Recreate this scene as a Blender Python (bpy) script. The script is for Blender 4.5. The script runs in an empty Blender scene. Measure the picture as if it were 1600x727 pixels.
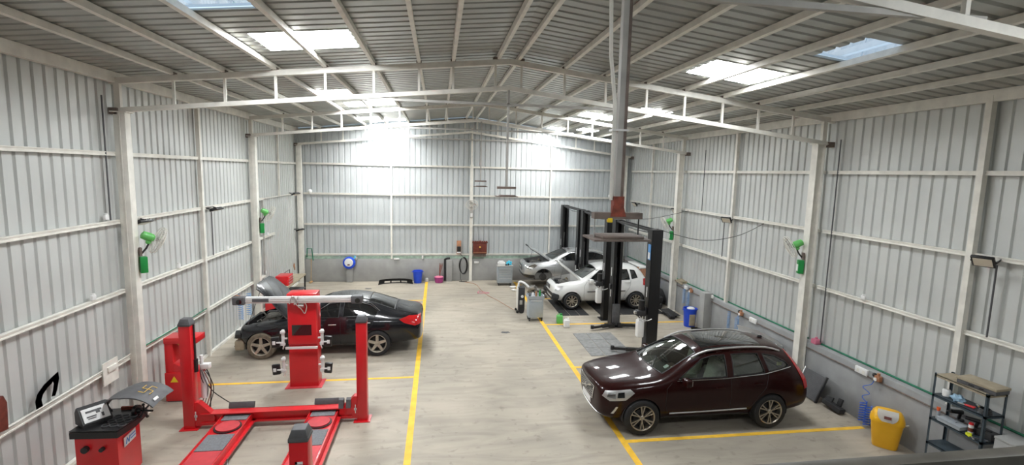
import bpy, bmesh, math, random
from mathutils import Vector, Matrix, Quaternion
from mathutils.bvhtree import BVHTree
random.seed(7)
C = bpy.context.scene.collection
PI = math.pi
V = Vector
def R(d): return math.radians(d)

# ------------------------------------------------------------------ materials
M = {}
def mat(name, col, rough=0.5, metal=0.0, noise=None, coat=0.0, emit=None, bump=None, spec=0.5):
    """principled material; noise=(scale, amount) mottles the colour, bump=(scale, strength)"""
    m = bpy.data.materials.new(name); m.use_nodes = True
    nt = m.node_tree; b = nt.nodes['Principled BSDF']
    b.inputs['Base Color'].default_value = (*col, 1)
    b.inputs['Roughness'].default_value = rough
    b.inputs['Metallic'].default_value = metal
    b.inputs['Coat Weight'].default_value = coat
    b.inputs['Coat Roughness'].default_value = 0.04
    b.inputs['Specular IOR Level'].default_value = spec
    if emit:
        b.inputs['Emission Color'].default_value = (*emit[0], 1)
        b.inputs['Emission Strength'].default_value = emit[1]
    tc = nt.nodes.new('ShaderNodeTexCoord')
    if noise is None: noise = (6.0, 0.06)
    n = nt.nodes.new('ShaderNodeTexNoise'); n.inputs['Scale'].default_value = noise[0]
    n.inputs['Detail'].default_value = 5
    nt.links.new(tc.outputs['Object'], n.inputs['Vector'])
    r = nt.nodes.new('ShaderNodeMapRange')
    r.inputs['From Min'].default_value = 0.3; r.inputs['From Max'].default_value = 0.7
    r.inputs['To Min'].default_value = 1 - noise[1]; r.inputs['To Max'].default_value = 1 + noise[1]
    nt.links.new(n.outputs['Fac'], r.inputs['Value'])
    mx = nt.nodes.new('ShaderNodeVectorMath'); mx.operation = 'SCALE'
    mx.inputs[0].default_value = col
    nt.links.new(r.outputs['Result'], mx.inputs['Scale'])
    nt.links.new(mx.outputs['Vector'], b.inputs['Base Color'])
    if bump:
        n2 = nt.nodes.new('ShaderNodeTexNoise'); n2.inputs['Scale'].default_value = bump[0]
        nt.links.new(tc.outputs['Object'], n2.inputs['Vector'])
        bp = nt.nodes.new('ShaderNodeBump'); bp.inputs['Strength'].default_value = bump[1]
        bp.inputs['Distance'].default_value = 0.02
        nt.links.new(n2.outputs['Fac'], bp.inputs['Height'])
        nt.links.new(bp.outputs['Normal'], b.inputs['Normal'])
    M[name] = m
    return m

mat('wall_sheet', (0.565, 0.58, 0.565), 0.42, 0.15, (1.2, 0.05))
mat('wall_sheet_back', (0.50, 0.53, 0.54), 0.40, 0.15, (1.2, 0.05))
mat('roof_sheet', (0.37, 0.375, 0.35), 0.32, 0.45, (2.0, 0.10))
mat('steel_paint', (0.74, 0.72, 0.66), 0.5, 0.0, (5, 0.10))
mat('steel_dull', (0.40, 0.39, 0.365), 0.55, 0.0, (4, 0.14))
mat('plinth', (0.33, 0.33, 0.32), 0.85, 0, (2.5, 0.10))
mat('plinth_dark', (0.30, 0.305, 0.305), 0.85, 0, (2.5, 0.10))
mat('yellow_paint', (0.85, 0.50, 0.04), 0.6, 0, (5, 0.14))
mat('red', (0.62, 0.012, 0.018), 0.33, 0, (4, 0.05), 0.3)
mat('red_dust', (0.52, 0.04, 0.05), 0.6, 0, (5, 0.15))
mat('black', (0.012, 0.012, 0.013), 0.4, 0, (5, 0.1), 0.1)
mat('black_matte', (0.02, 0.02, 0.021), 0.75, 0, (8, 0.2))
mat('black_plastic', (0.03, 0.03, 0.032), 0.5, 0, (8, 0.1))
mat('grey_grip', (0.16, 0.165, 0.175), 0.85, 0, (30, 0.2))
mat('dark_grey', (0.09, 0.09, 0.095), 0.6, 0, (8, 0.15))
mat('rust', (0.22, 0.05, 0.03), 0.8, 0, (20, 0.4))
mat('brown_steel', (0.17, 0.13, 0.11), 0.65, 0, (10, 0.25))
mat('aluminium', (0.66, 0.66, 0.65), 0.3, 0.8, (10, 0.05))
mat('chrome', (0.75, 0.75, 0.76), 0.12, 1.0, (10, 0.02))
mat('white', (0.80, 0.80, 0.79), 0.4, 0, (5, 0.03))
mat('white_paint', (0.78, 0.78, 0.76), 0.28, 0, (3, 0.03), 0.5)
mat('silver_paint', (0.52, 0.53, 0.53), 0.25, 0.55, (3, 0.03), 0.6)
mat('maroon_paint', (0.017, 0.0016, 0.0013), 0.3, 0.0, (3, 0.04), 0.42, spec=0.1)
mat('navy_paint', (0.005, 0.0055, 0.008), 0.25, 0.0, (3, 0.04), 0.7, spec=0.25)
mat('tyre', (0.018, 0.018, 0.019), 0.8, 0, (15, 0.2))
mat('tyre_dusty', (0.15, 0.125, 0.09), 0.9, 0, (12, 0.3))
mat('alloy', (0.42, 0.38, 0.32), 0.32, 0.8, (10, 0.1))
mat('alloy_dusty', (0.42, 0.38, 0.31), 0.5, 0.5, (12, 0.2))
mat('glass_dark', (0.008, 0.009, 0.010), 0.05, 0, (3, 0.02), 0.8)
mat('beige', (0.50, 0.47, 0.38), 0.7, 0, (10, 0.05))
mat('engine', (0.05, 0.048, 0.045), 0.6, 0.2, (14, 0.4))
mat('engine_grey', (0.24, 0.23, 0.21), 0.5, 0.4, (14, 0.4))
mat('hood_inside', (0.07, 0.075, 0.08), 0.6, 0, (6, 0.2))
mat('tail_red', (0.45, 0.01, 0.012), 0.15, 0, (5, 0.05), 0.6)
mat('fan_green', (0.12, 0.46, 0.11), 0.4, 0, (6, 0.06))
mat('box_green', (0.01, 0.25, 0.05), 0.4, 0, (6, 0.06))
mat('dark_green', (0.01, 0.13, 0.05), 0.6, 0, (6, 0.1))
mat('net_green', (0.02, 0.17, 0.09), 0.8, 0, (6, 0.25))
mat('blue', (0.012, 0.07, 0.62), 0.4, 0, (6, 0.05))
mat('hose_blue', (0.02, 0.12, 0.62), 0.4, 0, (6, 0.05))
mat('hose_pale', (0.12, 0.34, 0.70), 0.4, 0, (6, 0.05))
mat('cyan', (0.08, 0.62, 0.85), 0.7, 0, (10, 0.1))
mat('pale_blue', (0.30, 0.46, 0.60), 0.8, 0, (10, 0.1))
mat('bin_yellow', (0.88, 0.47, 0.015), 0.35, 0, (4, 0.03))
mat('yellow', (0.85, 0.62, 0.02), 0.5, 0, (6, 0.05))
mat('trolley_grey', (0.38, 0.42, 0.45), 0.4, 0.1, (6, 0.05))
mat('rack_blue', (0.045, 0.065, 0.08), 0.5, 0.1, (8, 0.15))
mat('cardboard', (0.33, 0.28, 0.20), 0.85, 0, (8, 0.12))
mat('wood_red', (0.14, 0.028, 0.018), 0.45, 0, (14, 0.3))
mat('wood', (0.50, 0.34, 0.16), 0.7, 0, (8, 0.2))
mat('purple', (0.32, 0.04, 0.18), 0.45, 0, (8, 0.1))
mat('pink', (0.70, 0.20, 0.30), 0.6, 0, (8, 0.1))
mat('orange', (0.85, 0.13, 0.03), 0.5, 0, (8, 0.1))
mat('lime', (0.75, 0.80, 0.03), 0.5, 0, (8, 0.1))
mat('clear_plastic', (0.34, 0.37, 0.40), 0.3, 0, (8, 0.1))
mat('lamp_face', (0.72, 0.66, 0.55), 0.3, 0, (8, 0.02))
mat('gold', (0.72, 0.45, 0.08), 0.5, 0, (8, 0.1))
mat('mat_grey', (0.22, 0.22, 0.215), 0.85, 0, (9, 0.2))
mat('mint', (0.42, 0.55, 0.46), 0.7, 0, (8, 0.25))
mat('anodised', (0.78, 0.78, 0.77), 0.42, 0.25, (10, 0.04))
mat('rail_steel', (0.10, 0.092, 0.075), 0.5, 0.1, (8, 0.2))
mat('copper', (0.45, 0.22, 0.12), 0.5, 0.3, (8, 0.2))

def glassy(name, tint, gloss=0.12):
    m = bpy.data.materials.new(name); m.use_nodes = True
    nt = m.node_tree; nt.nodes.clear()
    o = nt.nodes.new('ShaderNodeOutputMaterial')
    t = nt.nodes.new('ShaderNodeBsdfTransparent'); t.inputs['Color'].default_value = (*tint, 1)
    g = nt.nodes.new('ShaderNodeBsdfGlossy'); g.inputs['Roughness'].default_value = 0.03
    mx = nt.nodes.new('ShaderNodeMixShader')
    lw = nt.nodes.new('ShaderNodeLayerWeight'); lw.inputs['Blend'].default_value = 0.25
    ad = nt.nodes.new('ShaderNodeMath'); ad.operation = 'MULTIPLY_ADD'
    ad.inputs[1].default_value = 0.6; ad.inputs[2].default_value = gloss
    nt.links.new(lw.outputs['Fresnel'], ad.inputs[0])
    nt.links.new(ad.outputs[0], mx.inputs[0])
    nt.links.new(t.outputs[0], mx.inputs[1]); nt.links.new(g.outputs[0], mx.inputs[2])
    nt.links.new(mx.outputs[0], o.inputs['Surface'])
    M[name] = m
glassy('window_glass', (0.42, 0.50, 0.46))
glassy('windscreen_glass', (0.50, 0.60, 0.55), 0.16)
glassy('clear_sheet', (0.93, 0.97, 1.0), 0.0)
glassy('bottle_clear', (0.70, 0.74, 0.76), 0.12)
glassy('fan_clear', (0.80, 0.78, 0.76), 0.10)

# translucent daylight sheets: the panel glows with the daylight falling on it
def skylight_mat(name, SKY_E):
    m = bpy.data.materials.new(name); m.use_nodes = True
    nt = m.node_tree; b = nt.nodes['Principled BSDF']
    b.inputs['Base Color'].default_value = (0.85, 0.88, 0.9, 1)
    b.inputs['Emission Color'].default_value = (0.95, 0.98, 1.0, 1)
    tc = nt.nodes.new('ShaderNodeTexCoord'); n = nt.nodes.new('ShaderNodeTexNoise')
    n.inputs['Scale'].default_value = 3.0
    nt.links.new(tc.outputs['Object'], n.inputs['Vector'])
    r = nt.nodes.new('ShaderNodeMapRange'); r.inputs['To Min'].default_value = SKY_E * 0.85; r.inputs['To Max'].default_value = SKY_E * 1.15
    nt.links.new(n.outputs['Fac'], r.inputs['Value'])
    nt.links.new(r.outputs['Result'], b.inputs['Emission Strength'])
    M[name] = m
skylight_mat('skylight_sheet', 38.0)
skylight_mat('skylight_sheet_dim', 17.0)   # same sheet, glow turned down to soften light at both hall ends
skylight_mat('skylight_sheet_right_dim', 24.0)   # same sheet, glow set lower so the right side comes out darker

def floor_mat():
    m = bpy.data.materials.new('concrete_floor'); m.use_nodes = True
    nt = m.node_tree; b = nt.nodes['Principled BSDF']
    tc = nt.nodes.new('ShaderNodeTexCoord')
    def noise(sc, det, vec=None, dist=0.0):
        n = nt.nodes.new('ShaderNodeTexNoise'); n.inputs['Scale'].default_value = sc
        n.inputs['Detail'].default_value = det; n.inputs['Distortion'].default_value = dist
        nt.links.new(vec or tc.outputs['Object'], n.inputs['Vector']); return n
    def ramp(src, a, b_, ca, cb):
        r = nt.nodes.new('ShaderNodeValToRGB'); e = r.color_ramp.elements
        e[0].position = a; e[0].color = (*ca, 1); e[1].position = b_; e[1].color = (*cb, 1)
        nt.links.new(src, r.inputs['Fac']); return r
    big = ramp(noise(0.45, 6, dist=0.6).outputs['Fac'], 0.35, 0.66, (0.335, 0.30, 0.245), (0.44, 0.39, 0.315))
    mp = nt.nodes.new('ShaderNodeMapping'); mp.inputs['Scale'].default_value = (0.5, 2.2, 1)
    nt.links.new(tc.outputs['Object'], mp.inputs['Vector'])
    streak = ramp(noise(1.3, 8, mp.outputs['Vector'], 1.2).outputs['Fac'], 0.30, 0.60, (0.80, 0.80, 0.80), (1.04, 1.04, 1.04))
    spot = ramp(noise(5.5, 6, dist=0.3).outputs['Fac'], 0.26, 0.40, (0.72, 0.71, 0.70), (1, 1, 1))
    m1 = nt.nodes.new('ShaderNodeMix'); m1.data_type = 'RGBA'; m1.blend_type = 'MULTIPLY'; m1.inputs[0].default_value = 1
    m2 = nt.nodes.new('ShaderNodeMix'); m2.data_type = 'RGBA'; m2.blend_type = 'MULTIPLY'; m2.inputs[0].default_value = 1
    nt.links.new(big.outputs[0], m1.inputs[6]); nt.links.new(streak.outputs[0], m1.inputs[7])
    nt.links.new(m1.outputs[2], m2.inputs[6]); nt.links.new(spot.outputs[0], m2.inputs[7])
    nt.links.new(m2.outputs[2], b.inputs['Base Color'])
    b.inputs['Roughness'].default_value = 0.62
    M['concrete_floor'] = m
floor_mat()

# ------------------------------------------------------------------ mesh builder
class MB:
    def __init__(s): s.bm = bmesh.new(); s.mi = 0; s.mats = []
    def _m(s, faces):
        for f in faces: f.material_index = s.mi
    def use(s, name):
        if name not in s.mats: s.mats.append(name)
        s.mi = s.mats.index(name); return s
    def box(s, c, size, rot=None, bev=0.0, taper=1.0):
        x, y, z = size[0]/2, size[1]/2, size[2]/2
        co = [(-x,-y,-z),(x,-y,-z),(x,y,-z),(-x,y,-z),(-x*taper,-y*taper,z),(x*taper,-y*taper,z),(x*taper,y*taper,z),(-x*taper,y*taper,z)]
        M4 = Matrix.Translation(V(c))
        if rot is not None:
            M4 = M4 @ (rot.to_4x4() if isinstance(rot, Matrix) else Matrix.Rotation(rot[0],4,'X') if len(rot)==1 else (Matrix.Rotation(rot[2],4,'Z')@Matrix.Rotation(rot[1],4,'Y')@Matrix.Rotation(rot[0],4,'X')))
        vs = [s.bm.verts.new(M4 @ V(p)) for p in co]
        fs = [s.bm.faces.new([vs[i] for i in f]) for f in ((0,3,2,1),(4,5,6,7),(0,1,5,4),(1,2,6,5),(2,3,7,6),(3,0,4,7))]
        s._m(fs)
        if bev > 0:
            es = list({e for f in fs for e in f.edges})
            r = bmesh.ops.bevel(s.bm, geom=es, offset=bev, segments=2, profile=0.5, affect='EDGES')
            s._m(r['faces'])
        return s
    def bb(s, x0, x1, y0, y1, z0, z1, bev=0.0):
        return s.box(((x0+x1)/2,(y0+y1)/2,(z0+z1)/2), (abs(x1-x0),abs(y1-y0),abs(z1-z0)), bev=bev)
    def frame(s, p0, p1):
        d = (V(p1)-V(p0)).normalized()
        a = V((0,0,1)) if abs(d.z) < 0.95 else V((1,0,0))
        u = d.cross(a).normalized(); w = u.cross(d).normalized()
        return d, u, w
    def bar(s, p0, p1, w, h):
        """rectangular bar from p0 to p1, w across, h in the upright direction"""
        d, u, v = s.frame(p0, p1); p0, p1 = V(p0), V(p1)
        vs = []
        for p in (p0, p1):
            for a, b in ((-1,-1),(1,-1),(1,1),(-1,1)):
                vs.append(s.bm.verts.new(p + u*a*w/2 + v*b*h/2))
        fs = [s.bm.faces.new([vs[i] for i in f]) for f in ((0,1,2,3),(7,6,5,4),(0,4,5,1),(1,5,6,2),(2,6,7,3),(3,7,4,0))]
        s._m(fs); return s
    def cyl(s, p0, p1, r, r2=None, n=16, cap=True):
        r2 = r if r2 is None else r2
        d, u, v = s.frame(p0, p1); A = []
        for p, q in ((V(p0), r), (V(p1), r2)):
            A.append([s.bm.verts.new(p + (u*math.cos(2*PI*i/n) + v*math.sin(2*PI*i/n))*q) for i in range(n)])
        fs = [s.bm.faces.new([A[0][i], A[0][(i+1)%n], A[1][(i+1)%n], A[1][i]]) for i in range(n)]
        if cap: fs += [s.bm.faces.new(A[0][::-1]), s.bm.faces.new(A[1])]
        s._m(fs); return s
    def tube(s, pts, r, n=6, closed=False):
        pts = [V(p) for p in pts]; rings = []; N = len(pts); u = None
        for i, p in enumerate(pts):
            a = pts[(i-1)%N] if (closed or i > 0) else p
            b = pts[(i+1)%N] if (closed or i < N-1) else p
            d = (b-a).normalized() if (b-a).length > 1e-9 else V((0,0,1))
            if u is None:
                u = d.cross(V((0,0,1)) if abs(d.z) < 0.9 else V((1,0,0))).normalized()
            else:
                u = (u - d*u.dot(d)); u = u.normalized() if u.length > 1e-6 else d.orthogonal().normalized()
            w = d.cross(u)
            rings.append([s.bm.verts.new(p + (u*math.cos(2*PI*k/n)+w*math.sin(2*PI*k/n))*r) for k in range(n)])
        fs = []
        for i in range(N if closed else N-1):
            A, B = rings[i], rings[(i+1)%N]
            for k in range(n): fs.append(s.bm.faces.new([A[k], A[(k+1)%n], B[(k+1)%n], B[k]]))
        if not closed: fs += [s.bm.faces.new(rings[0][::-1]), s.bm.faces.new(rings[-1])]
        s._m(fs); return s
    def lathe(s, prof, c=(0,0,0), axis='Z', n=24, sy=1.0, cap=True):
        """prof: (radius, height) pairs; axis Z, Y or X"""
        rings = []
        def P(r, h, a):
            x, y = r*math.cos(a), r*math.sin(a)*sy
            p = {'Z': (x, y, h), 'Y': (x, h, y), 'X': (h, x, y)}[axis]
            return V(p) + V(c)
        for r, h in prof:
            rings.append([s.bm.verts.new(P(max(r,1e-4), h, 2*PI*i/n)) for i in range(n)])
        fs = []
        for A, B in zip(rings, rings[1:]):
            for i in range(n): fs.append(s.bm.faces.new([A[i], A[(i+1)%n], B[(i+1)%n], B[i]]))
        if cap:
            for q in (rings[0], rings[-1]): fs.append(s.bm.faces.new(q))
        s._m(fs); return s
    def prism(s, poly, axis, a, b):
        """polygon of 2D points pushed along axis ('X': (y,z), 'Y': (x,z), 'Z': (x,y)) from a to b"""
        def P(q, t): return {'X': (t,q[0],q[1]), 'Y': (q[0],t,q[1]), 'Z': (q[0],q[1],t)}[axis]
        A = [s.bm.verts.new(P(q,a)) for q in poly]; B = [s.bm.verts.new(P(q,b)) for q in poly]; n = len(poly)
        fs = [s.bm.faces.new(A), s.bm.faces.new(B[::-1])]
        fs += [s.bm.faces.new([A[i], B[i], B[(i+1)%n], A[(i+1)%n]]) for i in range(n)]
        s._m(fs); return s
    def ball(s, c, r, n=12, sc=(1,1,1)):
        k = bmesh.ops.create_uvsphere(s.bm, u_segments=n, v_segments=max(6,n//2+2), radius=1)
        for v in k['verts']: v.co = V((v.co.x*r*sc[0], v.co.y*r*sc[1], v.co.z*r*sc[2])) + V(c)
        s._m({f for v in k['verts'] for f in v.link_faces}); return s
    def xf(s, m):
        s.bm.transform(m); return s
    def build(s, name, material=None, parent=None, loc=None, rotz=0.0, ang=35, norm=True):
        if norm: bmesh.ops.recalc_face_normals(s.bm, faces=s.bm.faces)
        me = bpy.data.meshes.new(name); s.bm.to_mesh(me); s.bm.free()
        for k in (s.mats or [material]): me.materials.append(M[k])
        me.shade_smooth(); me.set_sharp_from_angle(angle=R(ang))
        o = bpy.data.objects.new(name, me); C.objects.link(o)
        if parent: o.parent = parent
        if loc is not None: o.location = loc
        o.rotation_euler = (0,0,rotz)
        return o

def tag(o, label=None, cat=None, group=None, kind=None):
    if label: o['label'] = label
    if cat: o['category'] = cat
    if group: o['group'] = group
    if kind: o['kind'] = kind
    return o
def empty(name, loc, label=None, cat=None, group=None, rotz=0.0):
    o = bpy.data.objects.new(name, None); C.objects.link(o); o.empty_display_size = 0.1
    o.location = loc; o.rotation_euler = (0,0,rotz)
    return tag(o, label, cat, group)
def struct(o): o['kind'] = 'structure'; return o
def copy_tree(o, parent=None):
    c = o.copy(); C.objects.link(c)
    if parent: c.parent = parent
    for ch in list(o.children): copy_tree(ch, c)
    return c
def catmull(pts, n=6):
    pts = [V(p) for p in pts]; out = []
    for i in range(len(pts)-1):
        p0 = pts[max(i-1,0)]; p1 = pts[i]; p2 = pts[i+1]; p3 = pts[min(i+2,len(pts)-1)]
        for k in range(n):
            t = k/n
            out.append(0.5*((2*p1)+(p2-p0)*t+(2*p0-5*p1+4*p2-p3)*t*t+(3*p1-p0-3*p2+p3)*t**3))
    out.append(pts[-1]); return out

# ------------------------------------------------------------------ the hall
XL, XR, YB, YF, XC = -6.05, 9.0, 22.5, -3.0, 1.42
def SLOPE(x): return 0.101 if x < XC else 0.120
def chord_z(x): return 7.25 - SLOPE(x)*abs(x-XC)
def sheet_z(x): return 7.41 - SLOPE(x)*abs(x-XC)

m = MB(); m.bb(XL-0.2, XR+0.3, YF, YB+0.2, -0.12, 0.0); struct(m.build('floor', 'concrete_floor'))

def profile(a, b, pitch=0.235, w0=0.075, w1=0.035, d=0.032):
    """(position, depth) pairs of a trough sheet from a to b"""
    out = [(a, 0.0)]; t = a + pitch*0.5
    while t + w0/2 < b:
        out += [(t-w0/2, 0.0), (t-w1/2, d), (t+w1/2, d), (t+w0/2, 0.0)]; t += pitch
    out.append((b, 0.0)); return out
def sheet_wall(name, const, outward, along, a, b, zlo, ztop, material):
    """upright trough sheet; const = plane coordinate, outward = sign of the troughs, ztop(pos)"""
    bm = bmesh.new(); cols = []
    for p, d in profile(a, b):
        q = const + outward*d
        P = (lambda z: (q, p, z)) if along == 'Y' else (lambda z: (p, q, z))
        cols.append((bm.verts.new(P(zlo)), bm.verts.new(P(ztop(p)))))
    for A, B in zip(cols, cols[1:]): bm.faces.new([A[0], B[0], B[1], A[1]])
    me = bpy.data.meshes.new(name); bm.to_mesh(me); bm.free(); me.materials.append(M[material])
    o = bpy.data.objects.new(name, me); C.objects.link(o); return struct(o)
sheet_wall('wall_left', XL, -1, 'Y', YF, YB, 0.0, lambda p: sheet_z(XL)-0.02, 'wall_sheet')
sheet_wall('wall_right', XR, 1, 'Y', YF, YB, 1.0, lambda p: sheet_z(XR)-0.02, 'wall_sheet')
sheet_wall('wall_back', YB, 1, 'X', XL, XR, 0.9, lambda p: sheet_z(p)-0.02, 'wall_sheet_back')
sheet_wall('wall_front', YF, -1, 'X', XL, XR, 0.0, lambda p: sheet_z(p)-0.02, 'wall_sheet')

# concrete plinths at the foot of the right and the back wall
m = MB(); m.bb(8.78, 9.12, YF, YB, 0, 1.13, 0.01); struct(m.build('trim_1', 'plinth_dark'))
m = MB(); m.bb(XL, 8.78, YB-0.08, YB+0.14, 0, 1.02, 0.01); struct(m.build('trim_2', 'plinth'))

# roof sheets with the openings for the daylight panels
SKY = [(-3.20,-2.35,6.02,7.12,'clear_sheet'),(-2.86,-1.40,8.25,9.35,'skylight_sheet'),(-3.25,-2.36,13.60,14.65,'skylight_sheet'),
       (-2.88,-1.40,15.95,17.0,'skylight_sheet'),(-3.23,-2.34,20.1,21.1,'skylight_sheet_dim'),(-2.85,-1.40,21.5,22.2,'skylight_sheet_dim'),
       (5.70,6.45,6.12,7.15,'clear_sheet'),(4.75,6.10,8.25,9.35,'skylight_sheet_right_dim'),(5.72,6.57,13.5,14.5,'skylight_sheet_right_dim'),
       (4.77,5.90,15.9,17.0,'skylight_sheet_right_dim'),(5.85,6.55,20.0,21.1,'skylight_sheet_dim'),(4.80,5.35,21.3,22.2,'skylight_sheet_dim'),
       (-2.86,-1.4,0.9,2.0,'skylight_sheet_dim'),(4.75,6.1,0.9,2.0,'skylight_sheet_dim')]  # out-of-view panels, added to brighten the near truss and hanging post
def roof():
    xs = sorted({XL-0.15, XC, XR+0.15, *[s[0] for s in SKY], *[s[1] for s in SKY]})
    ys = [(p, d) for p, d in profile(YF-0.2, YB+0.3, 0.25, 0.08, 0.04, 0.035)]
    for s in SKY:
        for y in s[2:4]: ys.append((y, 0.0))
    ys.sort()
    bm = bmesh.new(); grid = {}
    def vtx(i, j):
        if (i,j) not in grid: grid[(i,j)] = bm.verts.new((xs[i], ys[j][0], sheet_z(xs[i]) + ys[j][1]))
        return grid[(i,j)]
    for i in range(len(xs)-1):
        for j in range(len(ys)-1):
            cx, cy = (xs[i]+xs[i+1])/2, (ys[j][0]+ys[j+1][0])/2
            if any(s[0] < cx < s[1] and s[2] < cy < s[3] for s in SKY): continue
            bm.faces.new([vtx(i,j), vtx(i,j+1), vtx(i+1,j+1), vtx(i+1,j)])
    me = bpy.data.meshes.new('ceiling'); bm.to_mesh(me); bm.free(); me.materials.append(M['roof_sheet'])
    o = bpy.data.objects.new('ceiling', me); C.objects.link(o); struct(o)
    for k, (x0, x1, y0, y1, mt) in enumerate(SKY):
        bm = bmesh.new(); last = None
        for p, d in [(y0, 0.0)] + [(p, d) for p, d in profile(YF-0.2, YB+0.3, 0.25, 0.08, 0.04, 0.035) if y0 < p < y1] + [(y1, 0.0)]:
            if mt == 'clear_sheet': d = 0.03
            a = (bm.verts.new((x0, p, sheet_z(x0)+d+0.006)), bm.verts.new((x1, p, sheet_z(x1)+d+0.006)))
            if last: bm.faces.new([last[0], last[1], a[1], a[0]])
            last = a
        me = bpy.data.meshes.new('window_%d' % (k+1)); bm.to_mesh(me); bm.free(); me.materials.append(M[mt])
        o = bpy.data.objects.new('window_%d' % (k+1), me); C.objects.link(o); struct(o)
roof()

PX = [-4.94,-4.04,-3.12,-2.20,-1.28,-0.40,0.28,1.20,1.62,2.60,3.50,4.42,5.30,6.20,7.08,7.95]
for x in PX:      # roof purlins
    m = MB(); z = chord_z(x) + 0.10
    tilt = math.atan(SLOPE(x)) * (-1 if x > XC else 1)
    m.box((x, (YF+YB)/2, z), (0.065, YB-YF, 0.095), rot=(0, -tilt, 0)); struct(m.build('roof_beam', 'steel_paint'))
for x in (XL+0.09, XR-0.09):   # eave members
    m = MB(); m.bb(x-0.05, x+0.05, YF, YB, sheet_z(x)-0.19, sheet_z(x)+0.0); struct(m.build('roof_beam', 'steel_paint'))

def truss(name, Y, lab):
    t = empty(name, (XC, Y, 6.35), lab, 'roof truss', 'steel trusses carrying the roof')
    L, Rr = XL+0.02-XC, XR-0.02-XC
    def cz(x, off): return chord_z(x+XC) - 6.35 - off
    m = MB()
    for a, b in ((L, 0), (0, Rr)): m.bar((a,0,cz(a,0)), (b,0,cz(b,0)), 0.10, 0.105)
    m.build('top_chord', 'steel_paint', t)
    m = MB()
    for a, b in ((L, 0), (0, Rr)): m.bar((a,0,cz(a,0.53)), (b,0,cz(b,0.53)), 0.085, 0.085)
    m.build('bottom_chord', 'steel_paint', t)
    for x in PX:
        if x in (1.20, 1.62): x = x + 0.06*(-1 if x < 1.4 else 1)
        m = MB(); m.bar((x-XC,0,cz(x-XC,0.50)), (x-XC,0,cz(x-XC,0.03)), 0.045, 0.045); m.build('web_post', 'steel_paint', t)
        m = MB(); m.bb(x-XC-0.05, x-XC+0.05, -0.06, 0.06, cz(x-XC,-0.05), cz(x-XC,-0.10)); m.build('cleat', 'brown_steel', t)
    m = MB(); m.bar((-3.2,0,0.04), (3.2,0,0.04), 0.05, 0.05); m.build('tie_bar', 'steel_dull', t)
    m = MB(); m.bar((0,0,cz(0,0.5)), (0,0,0.04), 0.05, 0.05); m.build('hanger_post', 'steel_dull', t)
    for s, x in ((1, L), (-1, Rr)):
        m = MB(); m.bb(x, x+s*0.14, -0.09, 0.09, cz(x,0.60), cz(x,0.48)); m.build('end_plate', 'brown_steel', t)
    return t
truss('roof_truss', 3.8, 'cropped steel truss crossing the top right corner of the picture, nearest to the viewer')
truss('roof_truss', 10.4, 'full-width steel truss resting on the columns with the two larger green wall fans')
truss('roof_truss', 17.0, 'third steel truss back, on the columns nearer the end wall')
truss('roof_truss', 22.28, 'shallow steel truss against the end wall of the hall')

def column(x, y, sgn):
    """H section: flange towards the hall, web, flange on the wall"""
    m = MB(); H = chord_z(x) - 0.58
    m.bb(x-0.115, x+0.115, y-0.10, y+0.10, 0, 0.02)
    if sgn > 0: m.bb(x-0.10, x+0.10, y-0.09, y+0.09, 0, H, 0.006); m.bb(x-0.012, x+0.012, y-0.096, y-0.09, 0, H)
    else:
        m.bb(x-0.10, x-0.085, y-0.095, y+0.095, 0, H); m.bb(x+0.085, x+0.10, y-0.095, y+0.095, 0, H)
        m.bb(x-0.09, x+0.09, y-0.03, y+0.03, 0, H)
    m.bb(x-0.14, x+0.14, y-0.12, y+0.12, H, H+0.02)
    struct(m.build('column', 'steel_paint'))
for y in (3.8, 10.4, 17.0, 22.28):
    column(-5.86, y, 1); column(8.66 if y < 20 else 8.6, y, -1)
for y in (3.8, 10.4, 17.0):   # stub plates tying the columns up to the chord
    for x in (-5.90, 8.75):
        m = MB(); m.bb(x-0.05, x+0.05, y-0.04, y+0.04, chord_z(x)-0.60, chord_z(x)-0.05); struct(m.build('column', 'steel_paint'))
def wall_post(x, y, z0, z1, w=0.09):
    m = MB(); m.bb(x-w/2, x+w/2, y-w/2, y+w/2, z0, z1); struct(m.build('column', 'steel_paint'))
wall_post(-5.96, 13.6, 0, 6.45); wall_post(-5.96, 7.0, 0, 6.45); wall_post(-5.98, 19.9, 3.9, 6.45, 0.06)
wall_post(8.90, 7.03, 1.13, 6.42, 0.10); wall_post(8.90, 13.95, 1.13, 6.42, 0.09); wall_post(8.90, 19.9, 1.13, 6.42, 0.07)
wall_post(-2.06, 22.43, 1.02, 6.6, 0.07); wall_post(1.47, 22.38, 0.0, 5.3, 0.13); wall_post(5.12, 22.43, 1.02, 6.5, 0.07)
wall_post(1.47, 22.43, 5.3, 6.9, 0.07)
for x in (-3.87, 0.50):      # short concrete piers on the back plinth
    m = MB(); m.bb(x-0.13, x+0.13, YB-0.24, YB-0.06, 0, 1.0 if x > 0 else 0.62, 0.01); struct(m.build('pillar', 'plinth'))
m = MB(); m.bb(8.50, 8.80, 14.5, 14.8, 0, 1.28, 0.01); struct(m.build('pillar', 'plinth'))

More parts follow.
